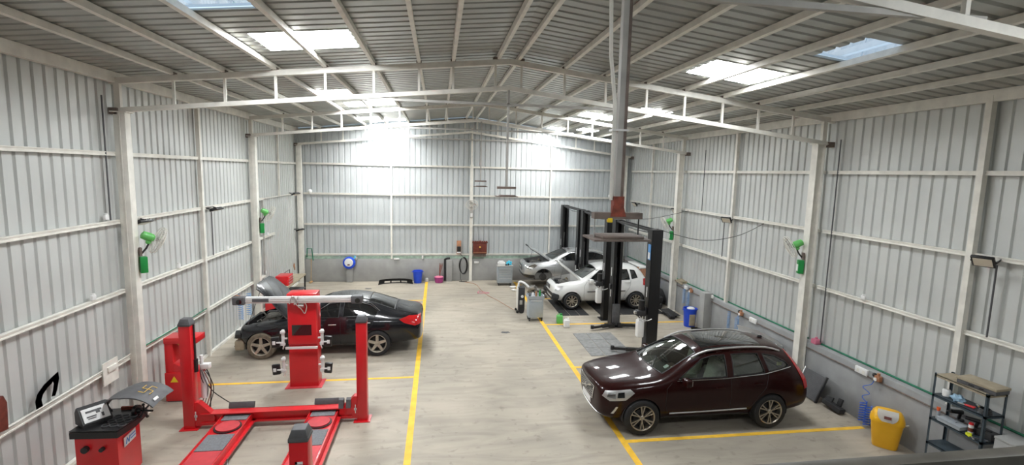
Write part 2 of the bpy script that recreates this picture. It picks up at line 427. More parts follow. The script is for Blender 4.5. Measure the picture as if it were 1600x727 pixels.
def girt(axis, p, z, a, b, w=0.06, h=0.075, material='steel_paint', lip=True):
    m = MB()
    s = 1 if (axis == 'Y' and p < 0) else -1
    if axis == 'Y':
        m.bb(p-w/2, p+w/2, a, b, z-h/2, z+h/2)
        if lip: m.bb(p+s*w/2, p+s*(w/2+0.012), a, b, z-h/2, z-h/2+0.02); m.bb(p+s*w/2, p+s*(w/2+0.012), a, b, z+h/2-0.02, z+h/2)
    else:
        m.bb(a, b, p-w/2, p+w/2, z-h/2, z+h/2)
        if lip: m.bb(a, b, p-w/2-0.012, p-w/2, z+h/2-0.02, z+h/2)
    struct(m.build('wall_beam', material))
for z in (1.22, 2.56, 3.90, 5.17):
    girt('Y', -6.0, z, YF, 10.33)
    girt('Y', -6.0, z, 10.47, 16.93)
    if z > 5: girt('Y', -6.0, z, 17.07, 22.2)
    if z == 2.56: girt('Y', -6.0, z, 17.07, 19.2)
    if z == 3.90: girt('Y', -6.0, z, 17.07, 18.1); girt('Y', -6.0, z, 18.1, 22.2, 0.03, 0.03, lip=False)
    if z == 1.22: girt('Y', -6.0, z, 17.07, 18.1)
for z in (2.47, 3.80, 5.17):
    girt('Y', 8.94, z, YF, 10.33); girt('Y', 8.94, z, 10.47, 16.93); girt('Y', 8.94, z, 17.07, 22.2)
for z in (1.22, 2.57, 3.90, 5.19): girt('X', 22.45, z, -5.75, 1.40); girt('X', 22.45, z, 1.54, 8.5)
m = MB(); m.bb(-5.99, -5.93, 17.95, 18.02, 1.25, 3.86); struct(m.build('column', 'steel_dull'))   # jamb of the closed-off opening
# floor curb angle along the left wall
m = MB(); m.bb(-6.04, -5.97, YF, YB, 0, 0.06); struct(m.build('baseboard_left', 'steel_paint'))

# painted bay lines
def fline(x0, x1, y0, y1):
    m = MB(); m.bb(x0, x1, y0, y1, 0.0, 0.004); struct(m.build('floor_marking', 'yellow_paint'))
fline(-0.57, -0.45, 4.5, 22.3); fline(3.42, 3.54, 4.5, 22.0)
fline(-5.2, -0.57, 11.68, 11.77); fline(-5.2, -0.57, 15.38, 15.47); fline(-5.2, -0.57, 18.95, 19.04)
for y in (8.38, 11.97, 15.60, 18.97): fline(3.54, 8.6, y-0.05, y+0.05)

# ------------------------------------------------------------------ cars
def lerp(a, b, t): return a + (b-a)*t
def tmp_obj(bm, name='tmp'):
    bmesh.ops.recalc_face_normals(bm, faces=bm.faces)
    me = bpy.data.meshes.new(name); bm.to_mesh(me); bm.free()
    o = bpy.data.objects.new(name, me); C.objects.link(o); return o
def baked(o):
    dg = bpy.context.evaluated_depsgraph_get(); dg.update()
    return bpy.data.meshes.new_from_object(o.evaluated_get(dg))
def kill(*os):
    for o in os: bpy.data.objects.remove(o, do_unlink=True)
def ring(st, inset=0.0, floor=None):
    x, zb, wb, zm, wm, zs, ws, zr, wr, zt = st
    if floor is not None: zb = floor
    i = inset
    h = [(0,zb+i*0), (wb*0.72-i,zb), (wb-i,zb+0.07), (wm-i,zm), (ws-i*1.2,zs-i*0.3), (wr-i*0.9,zr-i*0.9), (wr*0.55,lerp(zr,zt,0.8)-i), (0,zt-i)]
    full = [V((x,-a,b)) for a, b in h] + [V((x,a,b)) for a, b in h[-2:0:-1]]
    return full
def loft(stations, inset=0.0, floor=None):
    bm = bmesh.new(); rs = [[bm.verts.new(p) for p in ring(s, inset, floor)] for s in stations]
    n = len(rs[0])
    for A, B in zip(rs, rs[1:]):
        for i in range(n): bm.faces.new([A[i], A[(i+1)%n], B[(i+1)%n], B[i]])
    for q in (rs[0], rs[-1]):      # close the ends with quads across
        for i in range(n//2):
            a, b, c, d = q[i], q[(i+1)%n], q[(n-i-1)%n], q[(n-i)%n]
            f = [v for k, v in enumerate((a,b,c,d)) if v not in (a,b,c,d)[:k]]
            if len(f) >= 3:
                try: bm.faces.new(f)
                except ValueError: pass
    return bm
class Body:
    def __init__(s, stations):
        bm = loft(stations)
        cr = bm.edges.layers.float.new('crease_edge')
        o = tmp_obj(bm); md = o.modifiers.new('s', 'SUBSURF'); md.levels = 3; md.render_levels = 3
        s.mesh = baked(o); kill(o)
        b2 = bmesh.new(); b2.from_mesh(s.mesh); s.tree = BVHTree.FromBMesh(b2); b2.free()
    def hit(s, p, d):
        r = s.tree.ray_cast(V(p), V(d))
        if r[0] is None:
            r = s.tree.find_nearest(V(p) + V(d)*2.2)
        return r[0], r[1]
    def patch(s, poly, view, off=0.006, thick=0.015, res=0.06, hole=None):
        """panel lying on the body: poly 2D seen from the side ('L' y<0, 'R' y>0: (x,z)), above ('T': (x,y)), the front or the tail ('F','B': (y,z))"""
        bm = bmesh.new()
        P = {'L': lambda q: V((q[0],-2.2,q[1])), 'R': lambda q: V((q[0],2.2,q[1])), 'T': lambda q: V((q[0],q[1],3.0)),
             'F': lambda q: V((-2.0,q[0],q[1])), 'B': lambda q: V((7.0,q[0],q[1]))}[view]
        D = {'L': V((0,1,0)), 'R': V((0,-1,0)), 'T': V((0,0,-1)), 'F': V((1,0,0)), 'B': V((-1,0,0))}[view]
        f = bm.faces.new([bm.verts.new(P(q)) for q in poly])
        axes = {'L': (0,2), 'R': (0,2), 'T': (0,1), 'F': (1,2), 'B': (1,2)}[view]
        for k, ax in enumerate(axes):
            lo, hi = min(q[k] for q in poly), max(q[k] for q in poly)
            nn = int((hi-lo)/res)
            for j in range(1, nn+1):
                t = lo + (hi-lo)*j/(nn+1); co = V((0,0,0)); co[ax] = t; no = V((0,0,0)); no[ax] = 1
                bmesh.ops.bisect_plane(bm, geom=bm.verts[:]+bm.edges[:]+bm.faces[:], plane_co=co, plane_no=no)
        inner = []
        for v in bm.verts:
            p, n = s.hit(v.co, D)
            if n.dot(D) > 0: n = -n
            v.co = p + n*off; inner.append((v, n.copy()))
        bm.normal_update()
        fs = bm.faces[:]
        if fs and sum((f.normal.dot(D) for f in fs)) > 0: bmesh.ops.reverse_faces(bm, faces=fs)
        if thick > 0:
            nv = {v: bm.verts.new(v.co - n*thick) for v, n in inner}
            bd = [e for e in bm.edges if len(e.link_faces) == 1]
            for f in fs: bm.faces.new([nv[v] for v in reversed(f.verts)])
            for e in bd:
                l = e.link_loops[0]; a, b = l.vert, l.link_loop_next.vert
                bm.faces.new([b, a, nv[a], nv[b]])
        m = MB(); m.bm.free(); m.bm = bm; return m
    def strip(s, pts, view, w=0.02, off=0.008, closed=False, res=0.05):
        """thin tube following the body under a path of 2D points"""
        P = {'L': lambda q: V((q[0],-2.2,q[1])), 'R': lambda q: V((q[0],2.2,q[1])), 'T': lambda q: V((q[0],q[1],3.0)), 'F': lambda q: V((-2.0,q[0],q[1])), 'B': lambda q: V((7.0,q[0],q[1]))}[view]
        D = {'L': V((0,1,0)), 'R': V((0,-1,0)), 'T': V((0,0,-1)), 'F': V((1,0,0)), 'B': V((-1,0,0))}[view]
        out = []; seq = list(pts) + ([pts[0]] if closed else [])
        for a, b in zip(seq, seq[1:]):
            n = max(1, int((V(a)-V(b)).length/res))
            for k in range(n):
                q = V(a).lerp(V(b), k/n); p, nn = s.hit(P(q), D)
                if nn.dot(D) > 0: nn = -nn
                out.append(p + nn*off)
        if not closed:
            p, nn = s.hit(P(V(seq[-1])), D)
            if nn.dot(D) > 0: nn = -nn
            out.append(p + nn*off)
        m = MB(); m.tube(out, w/2, 5, closed); return m

def wheel(parent, x, y, r, side, style, tyre='tyre', rimm='alloy', w=0.23):
    """side -1: outer face towards -y"""
    rr = r*0.70; s = side
    o = y  # outer face of tyre at y, tyre extends inwards
    def H(t): return -s*t        # local depth inwards
    m = MB()
    m.lathe([(rr*0.93,H(0.02)),(rr*1.0,H(0.0)),(r*0.86,H(-0.006)),(r*0.96,H(0.012)),(r,H(0.045)),(r,H(w-0.045)),(r*0.95,H(w-0.01)),(rr,H(w)),(rr*0.93,H(w-0.02)),(rr*0.93,H(0.02))], (x,o,r), 'Y', 36, cap=False)
    t = m.build('wheel', tyre, parent)
    m = MB()
    m.lathe([(rr*0.98,H(0.006)),(rr*1.0,H(0.0)),(rr*0.97,H(-0.002)),(rr*0.91,H(0.012)),(rr*0.88,H(0.10)),(rr*0.9,H(0.14)),(rr*0.94,H(0.14)),(rr*0.98,H(0.006))], (x,o,r), 'Y', 36, cap=False)
    n = {'six': 6, 'five': 5, 'nine': 9}[style]
    for k in range(n):
        a0 = 2*PI*k/n + PI/2
        subs = (-0.15, 0.15) if style == 'six' else ((0.0,) if style != 'five' else (0.0,))
        for da in subs:
            a = a0 + da
            w0, w1 = {'six': (0.018,0.026), 'five': (0.075,0.060), 'nine': (0.030,0.034)}[style]
            c, sn = math.cos(a), math.sin(a); tx, tz = -sn, c
            c0, s0 = math.cos(a0), math.sin(a0)
            i0 = V((c0*rr*0.16, 0, s0*rr*0.16)) if style == 'six' else V((c*rr*0.15,0,sn*rr*0.15)); o0 = V((c*rr*0.95,0,sn*rr*0.95))
            tv = V((tx,0,tz)); vs = []
            for p, ww, h0, h1 in ((i0,w0,0.020,0.055),(o0,w1,0.006,0.045)):
                for sg in (-1, 1):
                    for hh in (h0, h1):
                        q = p + tv*sg*ww/2; vs.append(m.bm.verts.new((x+q.x, o+H(hh), r+q.z)))
            for f in ((0,1,3,2),(4,6,7,5),(0,2,6,4),(1,5,7,3),(0,4,5,1),(2,3,7,6)): m.bm.faces.new([vs[i] for i in f])
    m.lathe([(0.01,H(0.012)),(rr*0.15,H(0.012)),(rr*0.20,H(0.022)),(rr*0.22,H(0.06))], (x,o,r), 'Y', 20)
    m.build('rim', rimm, t)
    m = MB(); m.lathe([(0.02,H(0.085)),(rr*0.62,H(0.085)),(rr*0.62,H(0.10)),(0.02,H(0.10))], (x,o,r), 'Y', 24)
    m.build('brake_disc', 'black_plastic', t)
    m = MB(); m.lathe([(0.01,H(0.115)),(rr*0.9,H(0.115)),(rr*0.9,H(0.16)),(0.01,H(0.16))], (x,o,r), 'Y', 24)
    m.build('hub_well', 'black_matte', t)
    return t

def seat(parent, x, y, z, name='seat', w=0.5, material='beige'):
    m = MB()
    m.box((x, y, z), (0.52, w, 0.18), bev=0.05)
    m.box((x+0.30, y, z+0.34), (0.17, w*0.95, 0.62), rot=(0, R(14), 0), bev=0.06)
    for yy in ([y] if w < 0.8 else [y-w*0.3, y+w*0.3]): m.box((x+0.42, yy, z+0.74), (0.10, 0.24, 0.18), rot=(0,R(14),0), bev=0.04)
    m.build(name, material, parent)

def make_car(root, S, scale):
    """S: the car's measurements; all parts are built around the root at the nose end"""
    B = Body(S['stations'])
    o = bpy.data.objects.new('tmp', B.mesh.copy()); C.objects.link(o)
    paint = S['paint']
    def span(me): return [f(v.co[i] for v in me.vertices) for i in range(3) for f in (min, max)]
    lim = span(B.mesh)
    def cut(bm, name):
        t = tmp_obj(bm, name)
        for k in range(5):
            t.location = (0.0007*k, 0.0011*k, 0.0013*k)
            md = o.modifiers.new(name, 'BOOLEAN'); md.object = t; md.operation = 'DIFFERENCE'; md.solver = 'EXACT'
            me = baked(o); o.modifiers.remove(md); sp = span(me) if len(me.vertices) else None
            if sp and all(abs(p-q) < 0.03 for p, q in zip(sp[4:], lim[4:])) and sp[1] < lim[1]+0.02 and sp[0] > lim[0]-0.02 and sp[3] < lim[3]+0.02:
                o.data = me; break
        kill(t)
    if S.get('cavity'):
        x0, x1, fl, sts = S['cavity']
        cut(loft(sts, 0.05, fl), 'cavity')
    m = MB()
    for (x, r) in S['arches']:
        for s in (-1, 1): m.cyl((x, s*(S['ya']), S['zw']), (x, s*1.4, S['zw']), r, n=40)
    cut(m.bm, 'arches')
    for poly in S['side_windows']:
        m = MB(); m.prism(poly, 'Y', -1.4, 1.4); cut(m.bm, 'win')
    for poly, z0 in S['top_windows']:
        m = MB(); m.prism(poly, 'Z', z0, 2.2); cut(m.bm, 'ws')
    for poly, x0 in S.get('tail_windows', []):
        m = MB(); m.prism(poly, 'X', x0, 6.0); cut(m.bm, 'tw')
    if S.get('bay'):
        poly, z0 = S['bay']; m = MB(); m.prism(poly, 'Z', z0, 2.2); cut(m.bm, 'bay')
    me = o.data; kill(o)
    me.materials.clear(); me.materials.append(M[paint])
    me.shade_smooth(); me.set_sharp_from_angle(angle=R(32))
    me.name = 'body'; b = bpy.data.objects.new('body', me); C.objects.link(b); b.parent = root
    # glass
    for poly in S['side_windows']:
        for v in 'LR':
            B.patch(poly, v, off=-0.012, thick=0.0, res=0.12).build('side_window', S['side_glass'], root, norm=False, ang=60)
            e = B.strip(poly, v, 0.022, 0.0, closed=True); e.build('window_seal', 'black', root)
    for poly, z0 in S['top_windows']:
        nm = 'windscreen' if poly[0][0] < S['mid'] else 'rear_window'
        B.patch(poly, 'T', off=-0.006, thick=0.0, res=0.10).build(nm, S['front_glass'] if nm == 'windscreen' else S['side_glass'], root, norm=False, ang=60)
        B.strip(poly, 'T', 0.03, -0.004, closed=True).build('window_seal', 'black', root)
    for poly, x0 in S.get('tail_windows', []):
        B.patch(poly, 'B', off=-0.006, thick=0.0, res=0.12).build('rear_window', S['side_glass'], root, norm=False, ang=60)
    for seg in S.get('door_lines', []):
        for v in 'LR': B.strip(seg, v, 0.010, -0.002).build('door_gap', 'black_matte', root)
    for (x, z) in S['handles']:
        for v, s in (('L',-1),('R',1)):
            p, n = B.hit((x, s*2.2, z), (0,-s,0)); m = MB(); m.box(p+n*0.022, (0.19, 0.022, 0.026), bev=0.008)
            m.box(p+n*0.008+V((0.08,0,0)), (0.02,0.03,0.02)); m.box(p+n*0.008-V((0.08,0,0)), (0.02,0.03,0.02))
            m.build('door_handle', S.get('handle_mat', paint), root)
    for s in (-1, 1):      # door mirrors
        x, z = S['mirror']; p, n = B.hit((x, s*2.2, z), (0,-s,0))
        m = MB(); m.use(paint); m.box(p+V((0.0, s*0.13, 0.055)), (0.14, 0.22, 0.15), bev=0.045)
        m.use('black_plastic'); m.box(p+V((0.01, s*0.02, 0.0)), (0.09, 0.12, 0.04), bev=0.01)
        m.use('chrome'); m.box(p+V((0.072, s*0.13, 0.06)), (0.006, 0.17, 0.105))
        m.build('door_mirror', None, root)
    # arch lips and inner arch liners
    for (x, r) in S['arches']:
        for s, v in ((-1,'L'),(1,'R')):
            m = MB(); m.lathe([(r-0.004,0),(r+0.004,0),(r+0.004,-s*0.24),(r-0.004,-s*0.24)], (x, s*(S['ya']+0.24), S['zw']), 'Y', 40, cap=False)
            # only a liner inside the arch, clipped by the floor of the car
            bmesh.ops.bisect_plane(m.bm, geom=m.bm.verts[:]+m.bm.edges[:]+m.bm.faces[:], plane_co=(0,0,S['zw']-0.08), plane_no=(0,0,-1), clear_outer=True)
            m.build('arch_liner', 'black_matte', root)
    for k, (x, y, s, zup) in enumerate(S['wheels']):
        w = wheel(root, x, y, S['wr'], s, S['rim'], S.get('tyre','tyre'), S.get('rim_mat','alloy'))
        w.location.z = zup
    root.scale = (scale,)*3
    return B

def sedan_edges(poly): return poly
def mirrored(poly): return [(a,-b) for a, b in poly][::-1]

def engine(root, x0, x1, hw, z0, z1, seed):
    """what shows in an open engine bay: block, covers, reservoirs, battery, hoses, strut tops"""
    r = random.Random(seed); dx = x1-x0; top = z1-0.07
    m = MB(); m.bb(x0+0.01, x1-0.01, -hw+0.01, hw-0.01, z0-0.06, z0+0.02); m.build('bay_floor', 'black_matte', root)
    m = MB(); m.box((x0+dx*0.52, 0.05, (z0+top)/2), (dx*0.46, hw*0.85, top-z0), bev=0.03)
    m.box((x0+dx*0.52, 0.05, top), (dx*0.36, hw*0.6, 0.06), bev=0.02)
    for k in range(4): m.cyl((x0+dx*0.4, -0.2+k*0.13, top), (x0+dx*0.62, -0.2+k*0.13, top+0.03), 0.022, n=8)
    m.build('engine_block', 'engine_grey', root)
    m = MB(); m.box((x0+0.06, 0, (z0+top)/2), (0.06, hw*1.5, (top-z0)*0.9), bev=0.01); m.build('radiator', 'black_plastic', root)
    m = MB(); m.box((x0+dx*0.55, -hw*0.72, top-0.08), (0.20, 0.16, 0.18), bev=0.01); m.box((x0+dx*0.55, -hw*0.72, top+0.02), (0.04, 0.04, 0.03)); m.build('battery', 'black', root)
    m = MB(); m.box((x0+dx*0.35, hw*0.68, top-0.07), (0.26, 0.20, 0.16), bev=0.03); m.build('air_box', 'black_plastic', root)
    m = MB(); m.box((x0+dx*0.75, hw*0.72, top-0.04), (0.12, 0.12, 0.12), bev=0.03); m.cyl((x0+dx*0.75, hw*0.72, top), (x0+dx*0.75, hw*0.72, top+0.05), 0.03, n=10); m.build('reservoir', 'cardboard', root)
    for s in (-1, 1):
        m = MB(); m.cyl((x1-0.22, s*hw*0.78, z0), (x1-0.22, s*hw*0.78, top-0.02), 0.11, 0.08, n=16); m.cyl((x1-0.22, s*hw*0.78, top-0.03), (x1-0.22, s*hw*0.78, top+0.01), 0.03, n=8); m.build('strut_top', 'engine', root)
    for k in range(9):
        a = V((r.uniform(x0+.08,x1-.1), r.uniform(-hw*.8,hw*.8), r.uniform(z0+.15,top))); b = V((r.uniform(x0+.08,x1-.1), r.uniform(-hw*.8,hw*.8), r.uniform(z0+.15,top)))
        c = (a+b)/2 + V((0,0,0.06)); m = MB(); m.tube(catmull([a,c,b],5), r.choice((0.012,0.02,0.026)), 6); m.build('engine_hose', r.choice(('black','black_plastic','engine_grey')), root)

def open_hood(B, root, poly, hinge, ang, outer, inner='hood_inside'):
    """hood panel taken off the body surface and swung up about its rear edge; tail side stays hinged"""
    mo = B.patch(poly, 'T', off=0.004, thick=0.035, res=0.10)
    hx, hz = hinge
    mt = Matrix.Translation((hx,0,hz)) @ Matrix.Rotation(R(ang), 4, 'Y') @ Matrix.Translation((-hx,0,-hz))
    up = [f for f in mo.bm.faces]
    mo.bm.normal_update()
    mo.use(outer); mo.use(inner)
    for f in mo.bm.faces: f.material_index = 0 if f.normal.z > 0.3 else 1
    mo.xf(mt); h = mo.build('bonnet', None, root, norm=False)
    xs = [q[0] for q in poly]; hw = max(q[1] for q in poly)
    m = MB()   # inner ribs
    x0, x1 = min(xs), max(xs)
    for s in (-1, 0, 1):
        pts = []
        for k in range(6):
            x = lerp(x0+0.08, x1-0.08, k/5); p, n = B.hit((x, s*hw*0.6, 3), (0,0,-1)); pts.append(p - V((0,0,0.045)))
        m.tube(pts, 0.018, 4)
    m.xf(mt).build('bonnet_rib', inner, h)
    m = MB(); p, n = B.hit((x0+0.18, -hw*0.75, 3), (0,0,-1)); q = mt @ (p - V((0,0,0.04))); m.tube([V((x0+0.10,-hw*0.8,p.z-0.15)), q], 0.008, 5); m.build('bonnet_prop', 'dark_grey', root)
    return h

# ---- maroon SUV
def suv():
    st = [(0.00,.40,.50,.62,.62,.84,.58,.93,.48,.95),(0.10,.26,.70,.60,.80,.86,.76,.97,.62,1.00),(0.45,.22,.80,.62,.90,.93,.86,1.03,.70,1.07),
          (0.95,.22,.84,.66,.94,.99,.90,1.08,.76,1.14),(1.28,.22,.85,.66,.945,1.02,.91,1.11,.79,1.18),(1.62,.22,.85,.66,.945,1.04,.91,1.30,.75,1.37),
          (2.05,.22,.85,.66,.945,1.05,.91,1.53,.67,1.61),(2.40,.22,.85,.66,.945,1.06,.91,1.61,.655,1.69),(3.05,.22,.85,.67,.945,1.10,.91,1.64,.65,1.72),
          (3.70,.23,.85,.68,.94,1.15,.90,1.61,.63,1.69),(4.10,.25,.84,.70,.935,1.20,.87,1.55,.60,1.63),(4.30,.28,.82,.70,.92,1.17,.84,1.40,.60,1.48),
          (4.47,.32,.80,.68,.90,1.06,.82,1.14,.64,1.18),(4.60,.36,.74,.66,.84,.88,.78,.94,.62,.96)]
    cav = [s for s in st if 1.25 < s[0] < 4.25]
    ws = [(1.34,-.66),(2.10,-.54),(2.10,.54),(1.34,.66),(1.27,.36),(1.25,0),(1.27,-.36)]
    S = dict(stations=st, cavity=(1.3,4.2,.50,cav), paint='maroon_paint', arches=[(0.87,.40),(3.645,.40)], ya=.64, zw=.37,
        side_windows=[[(1.62,1.115),(1.86,1.27),(2.18,1.46),(2.42,1.515),(2.68,1.53),(2.66,1.135)], [(2.80,1.145),(2.83,1.535),(3.15,1.54),(3.42,1.53),(3.50,1.19)],
                      [(3.60,1.205),(3.53,1.525),(3.80,1.48),(4.02,1.37),(4.08,1.30),(4.02,1.26)]],
        top_windows=[(ws,1.02)], tail_windows=[([(-.55,1.20),(.55,1.20),(.48,1.42),(-.48,1.42)],4.1)], mid=2.5, side_glass='window_glass', front_glass='windscreen_glass',
        door_lines=[[(1.48,1.06),(1.36,.95),(1.34,.62),(1.44,.36)],[(2.74,1.10),(2.74,.34)],[(3.58,1.15),(3.52,.9),(3.36,.72),(3.22,.5),(3.15,.34)],[(1.44,.36),(3.15,.34)]],
        handles=[(2.50,.93),(3.36,.98)], mirror=(1.72,1.06), wr=.37, rim='six', rim_mat='alloy',
        wheels=[(0.87,-.93,-1,0),(0.87,.93,1,0),(3.645,-.93,-1,0),(3.645,.93,1,0)])
    root = empty('car', (3.06, 9.43, 0), 'dark maroon SUV with silver roof rails parked across the yellow bay line', 'car')
    B = make_car(root, S, 0.97)
    for s in (-1, 1):
        v = 'L' if s < 0 else 'R'
        pts = []
        for k in range(13):
            t = k/12; x = lerp(1.98, 3.98, t); p, n = B.hit((x, s*lerp(.615,.575,t), 3), (0,0,-1))
            pts.append(p + V((0,0,0.012 + 0.045*min(1, min(t,1-t)*7))))
        m = MB(); m.tube(pts, 0.021, 8); m.build('roof_rail', 'aluminium', root)
        B.strip([(1.58,1.085),(2.6,1.105),(3.5,1.165),(4.12,1.27)], v, 0.022, 0.008).build('window_trim', 'chrome', root)
        B.strip([(1.45,.43),(2.3,.44),(3.12,.46)], v, 0.035, 0.008).build('door_trim', 'aluminium', root)
        # headlamp, fog lamp strip
        B.patch([(.09,.79),(.15,.89),(.62,.945),(.70,.88),(.52,.74),(.22,.71)], v, 0.008, 0.03, 0.05).build('headlight', 'aluminium', root)
        B.patch([(.17,.78),(.20,.86),(.33,.88),(.33,.76)], v, 0.011, 0.006, 0.05).build('headlight_lens', 'chrome', root)
        B.patch([(.36,.78),(.38,.875),(.50,.89),(.50,.79)], v, 0.012, 0.01, 0.05).build('headlight_lens', 'glass_dark', root)
        B.patch([(.26,.44),(.34,.60),(.38,.60),(.31,.44)], v, 0.010, 0.02, 0.05).build('fog_lamp', 'aluminium', root)
        B.patch([(4.15,1.50),(4.22,1.50),(4.48,1.02),(4.50,.84),(4.42,.82),(4.38,.98),(4.26,1.24)], v, 0.012, 0.03, 0.06).build('tail_light', 'tail_red', root)
        B.patch([(1.28,.22),(1.30,.34),(3.22,.34),(3.24,.22)], v, 0.006, 0.02, 0.12).build('sill', 'black_plastic', root)
    g = B.patch([(-.36,.58),(.36,.58),(.42,.86),(-.42,.86)], 'F', 0.006, 0.02, 0.06); gr = g.build('grille', 'black', root)
    for k in range(5): B.strip([(-.37,.62+.05*k),(.37,.62+.05*k)], 'F', 0.014, 0.014).build('grille_bar', 'chrome', gr)
    B.strip([(-.36,.58),(.36,.58),(.42,.86),(-.42,.86)], 'F', 0.02, 0.012, closed=True).build('grille_frame', 'chrome', gr)
    B.strip([(.30,.60),(-.32,.84)], 'F', 0.03, 0.02).build('grille_emblem', 'chrome', gr)
    m = MB(); p, n = B.hit((-2,0,.72),(1,0,0)); m.lathe([(0.035,-0.035),(0.055,-0.035),(0.055,-0.02),(0.035,-0.02),(0.035,-0.035)], p, 'X', 20, cap=False); m.build('emblem_ring', 'chrome', gr)
    B.patch([(-.26,.44),(.26,.44),(.26,.55),(-.26,.55)], 'F', 0.016, 0.02, 0.1).build('number_plate', 'white', root)
    B.patch([(-.62,.27),(.62,.27),(.62,.36),(-.62,.36)], 'F', 0.012, 0.03, 0.1).build('bumper_skid', 'aluminium', root)
    B.patch([(2.28,-.53),(3.62,-.53),(3.62,.53),(2.28,.53)], 'T', 0.004, 0.012, 0.12).build('sunroof', 'glass_dark', root)
    B.strip([(.22,-.50),(.30,-.60),(1.24,-.70)], 'T', 0.010, -0.001).build('bonnet_gap', 'black_matte', root)
    B.strip([(.22,.50),(.30,.60),(1.24,.70)], 'T', 0.010, -0.001).build('bonnet_gap', 'black_matte', root)
    B.strip([(.16,-.50),(.13,0),(.16,.50)], 'T', 0.010, -0.001).build('bonnet_gap', 'black_matte', root)
    for y in (-.3, .3): B.strip([(1.26,y*1.2),(1.50,y+.25)], 'T', 0.014, 0.02).build('wiper', 'black', root)
    p, n = B.hit((3.92,0,3),(0,0,-1)); m = MB(); m.box(p+V((0,0,0.02)), (0.16,0.05,0.05), bev=0.015, taper=0.5); m.build('roof_antenna', 'black', root)
    for y in (-.40, .40): seat(root, 2.35, y, .70)
    seat(root, 3.25, 0, .72, w=1.25)
    m = MB(); m.box((1.62,0,.93), (0.45,1.42,0.22), bev=0.06); m.build('dashboard', 'black_plastic', root)
    m = MB(); m.lathe([(0.165,-0.014),(0.19,-0.014),(0.19,0.014),(0.165,0.014),(0.165,-0.014)], (0,0,0), 'X', 24, cap=False); m.box((0,0,0),(0.02,0.34,0.05)); m.xf(Matrix.Translation((1.93,.40,1.02)) @ Matrix.Rotation(R(-25),4,'Y')); m.build('steering_wheel', 'black', root)
    m = MB(); p, n = B.hit((1.50,-.50,3),(0,0,-1)); m.box(p-n*0.02, (0.10,0.10,0.004), rot=(0,R(-30),0)); m.build('windscreen_sticker', 'white', root)
    m = MB(); m.box((4.0,-.60,1.27), (0.10,0.02,0.07)); m.build('window_sticker', 'lime', root)
suv()

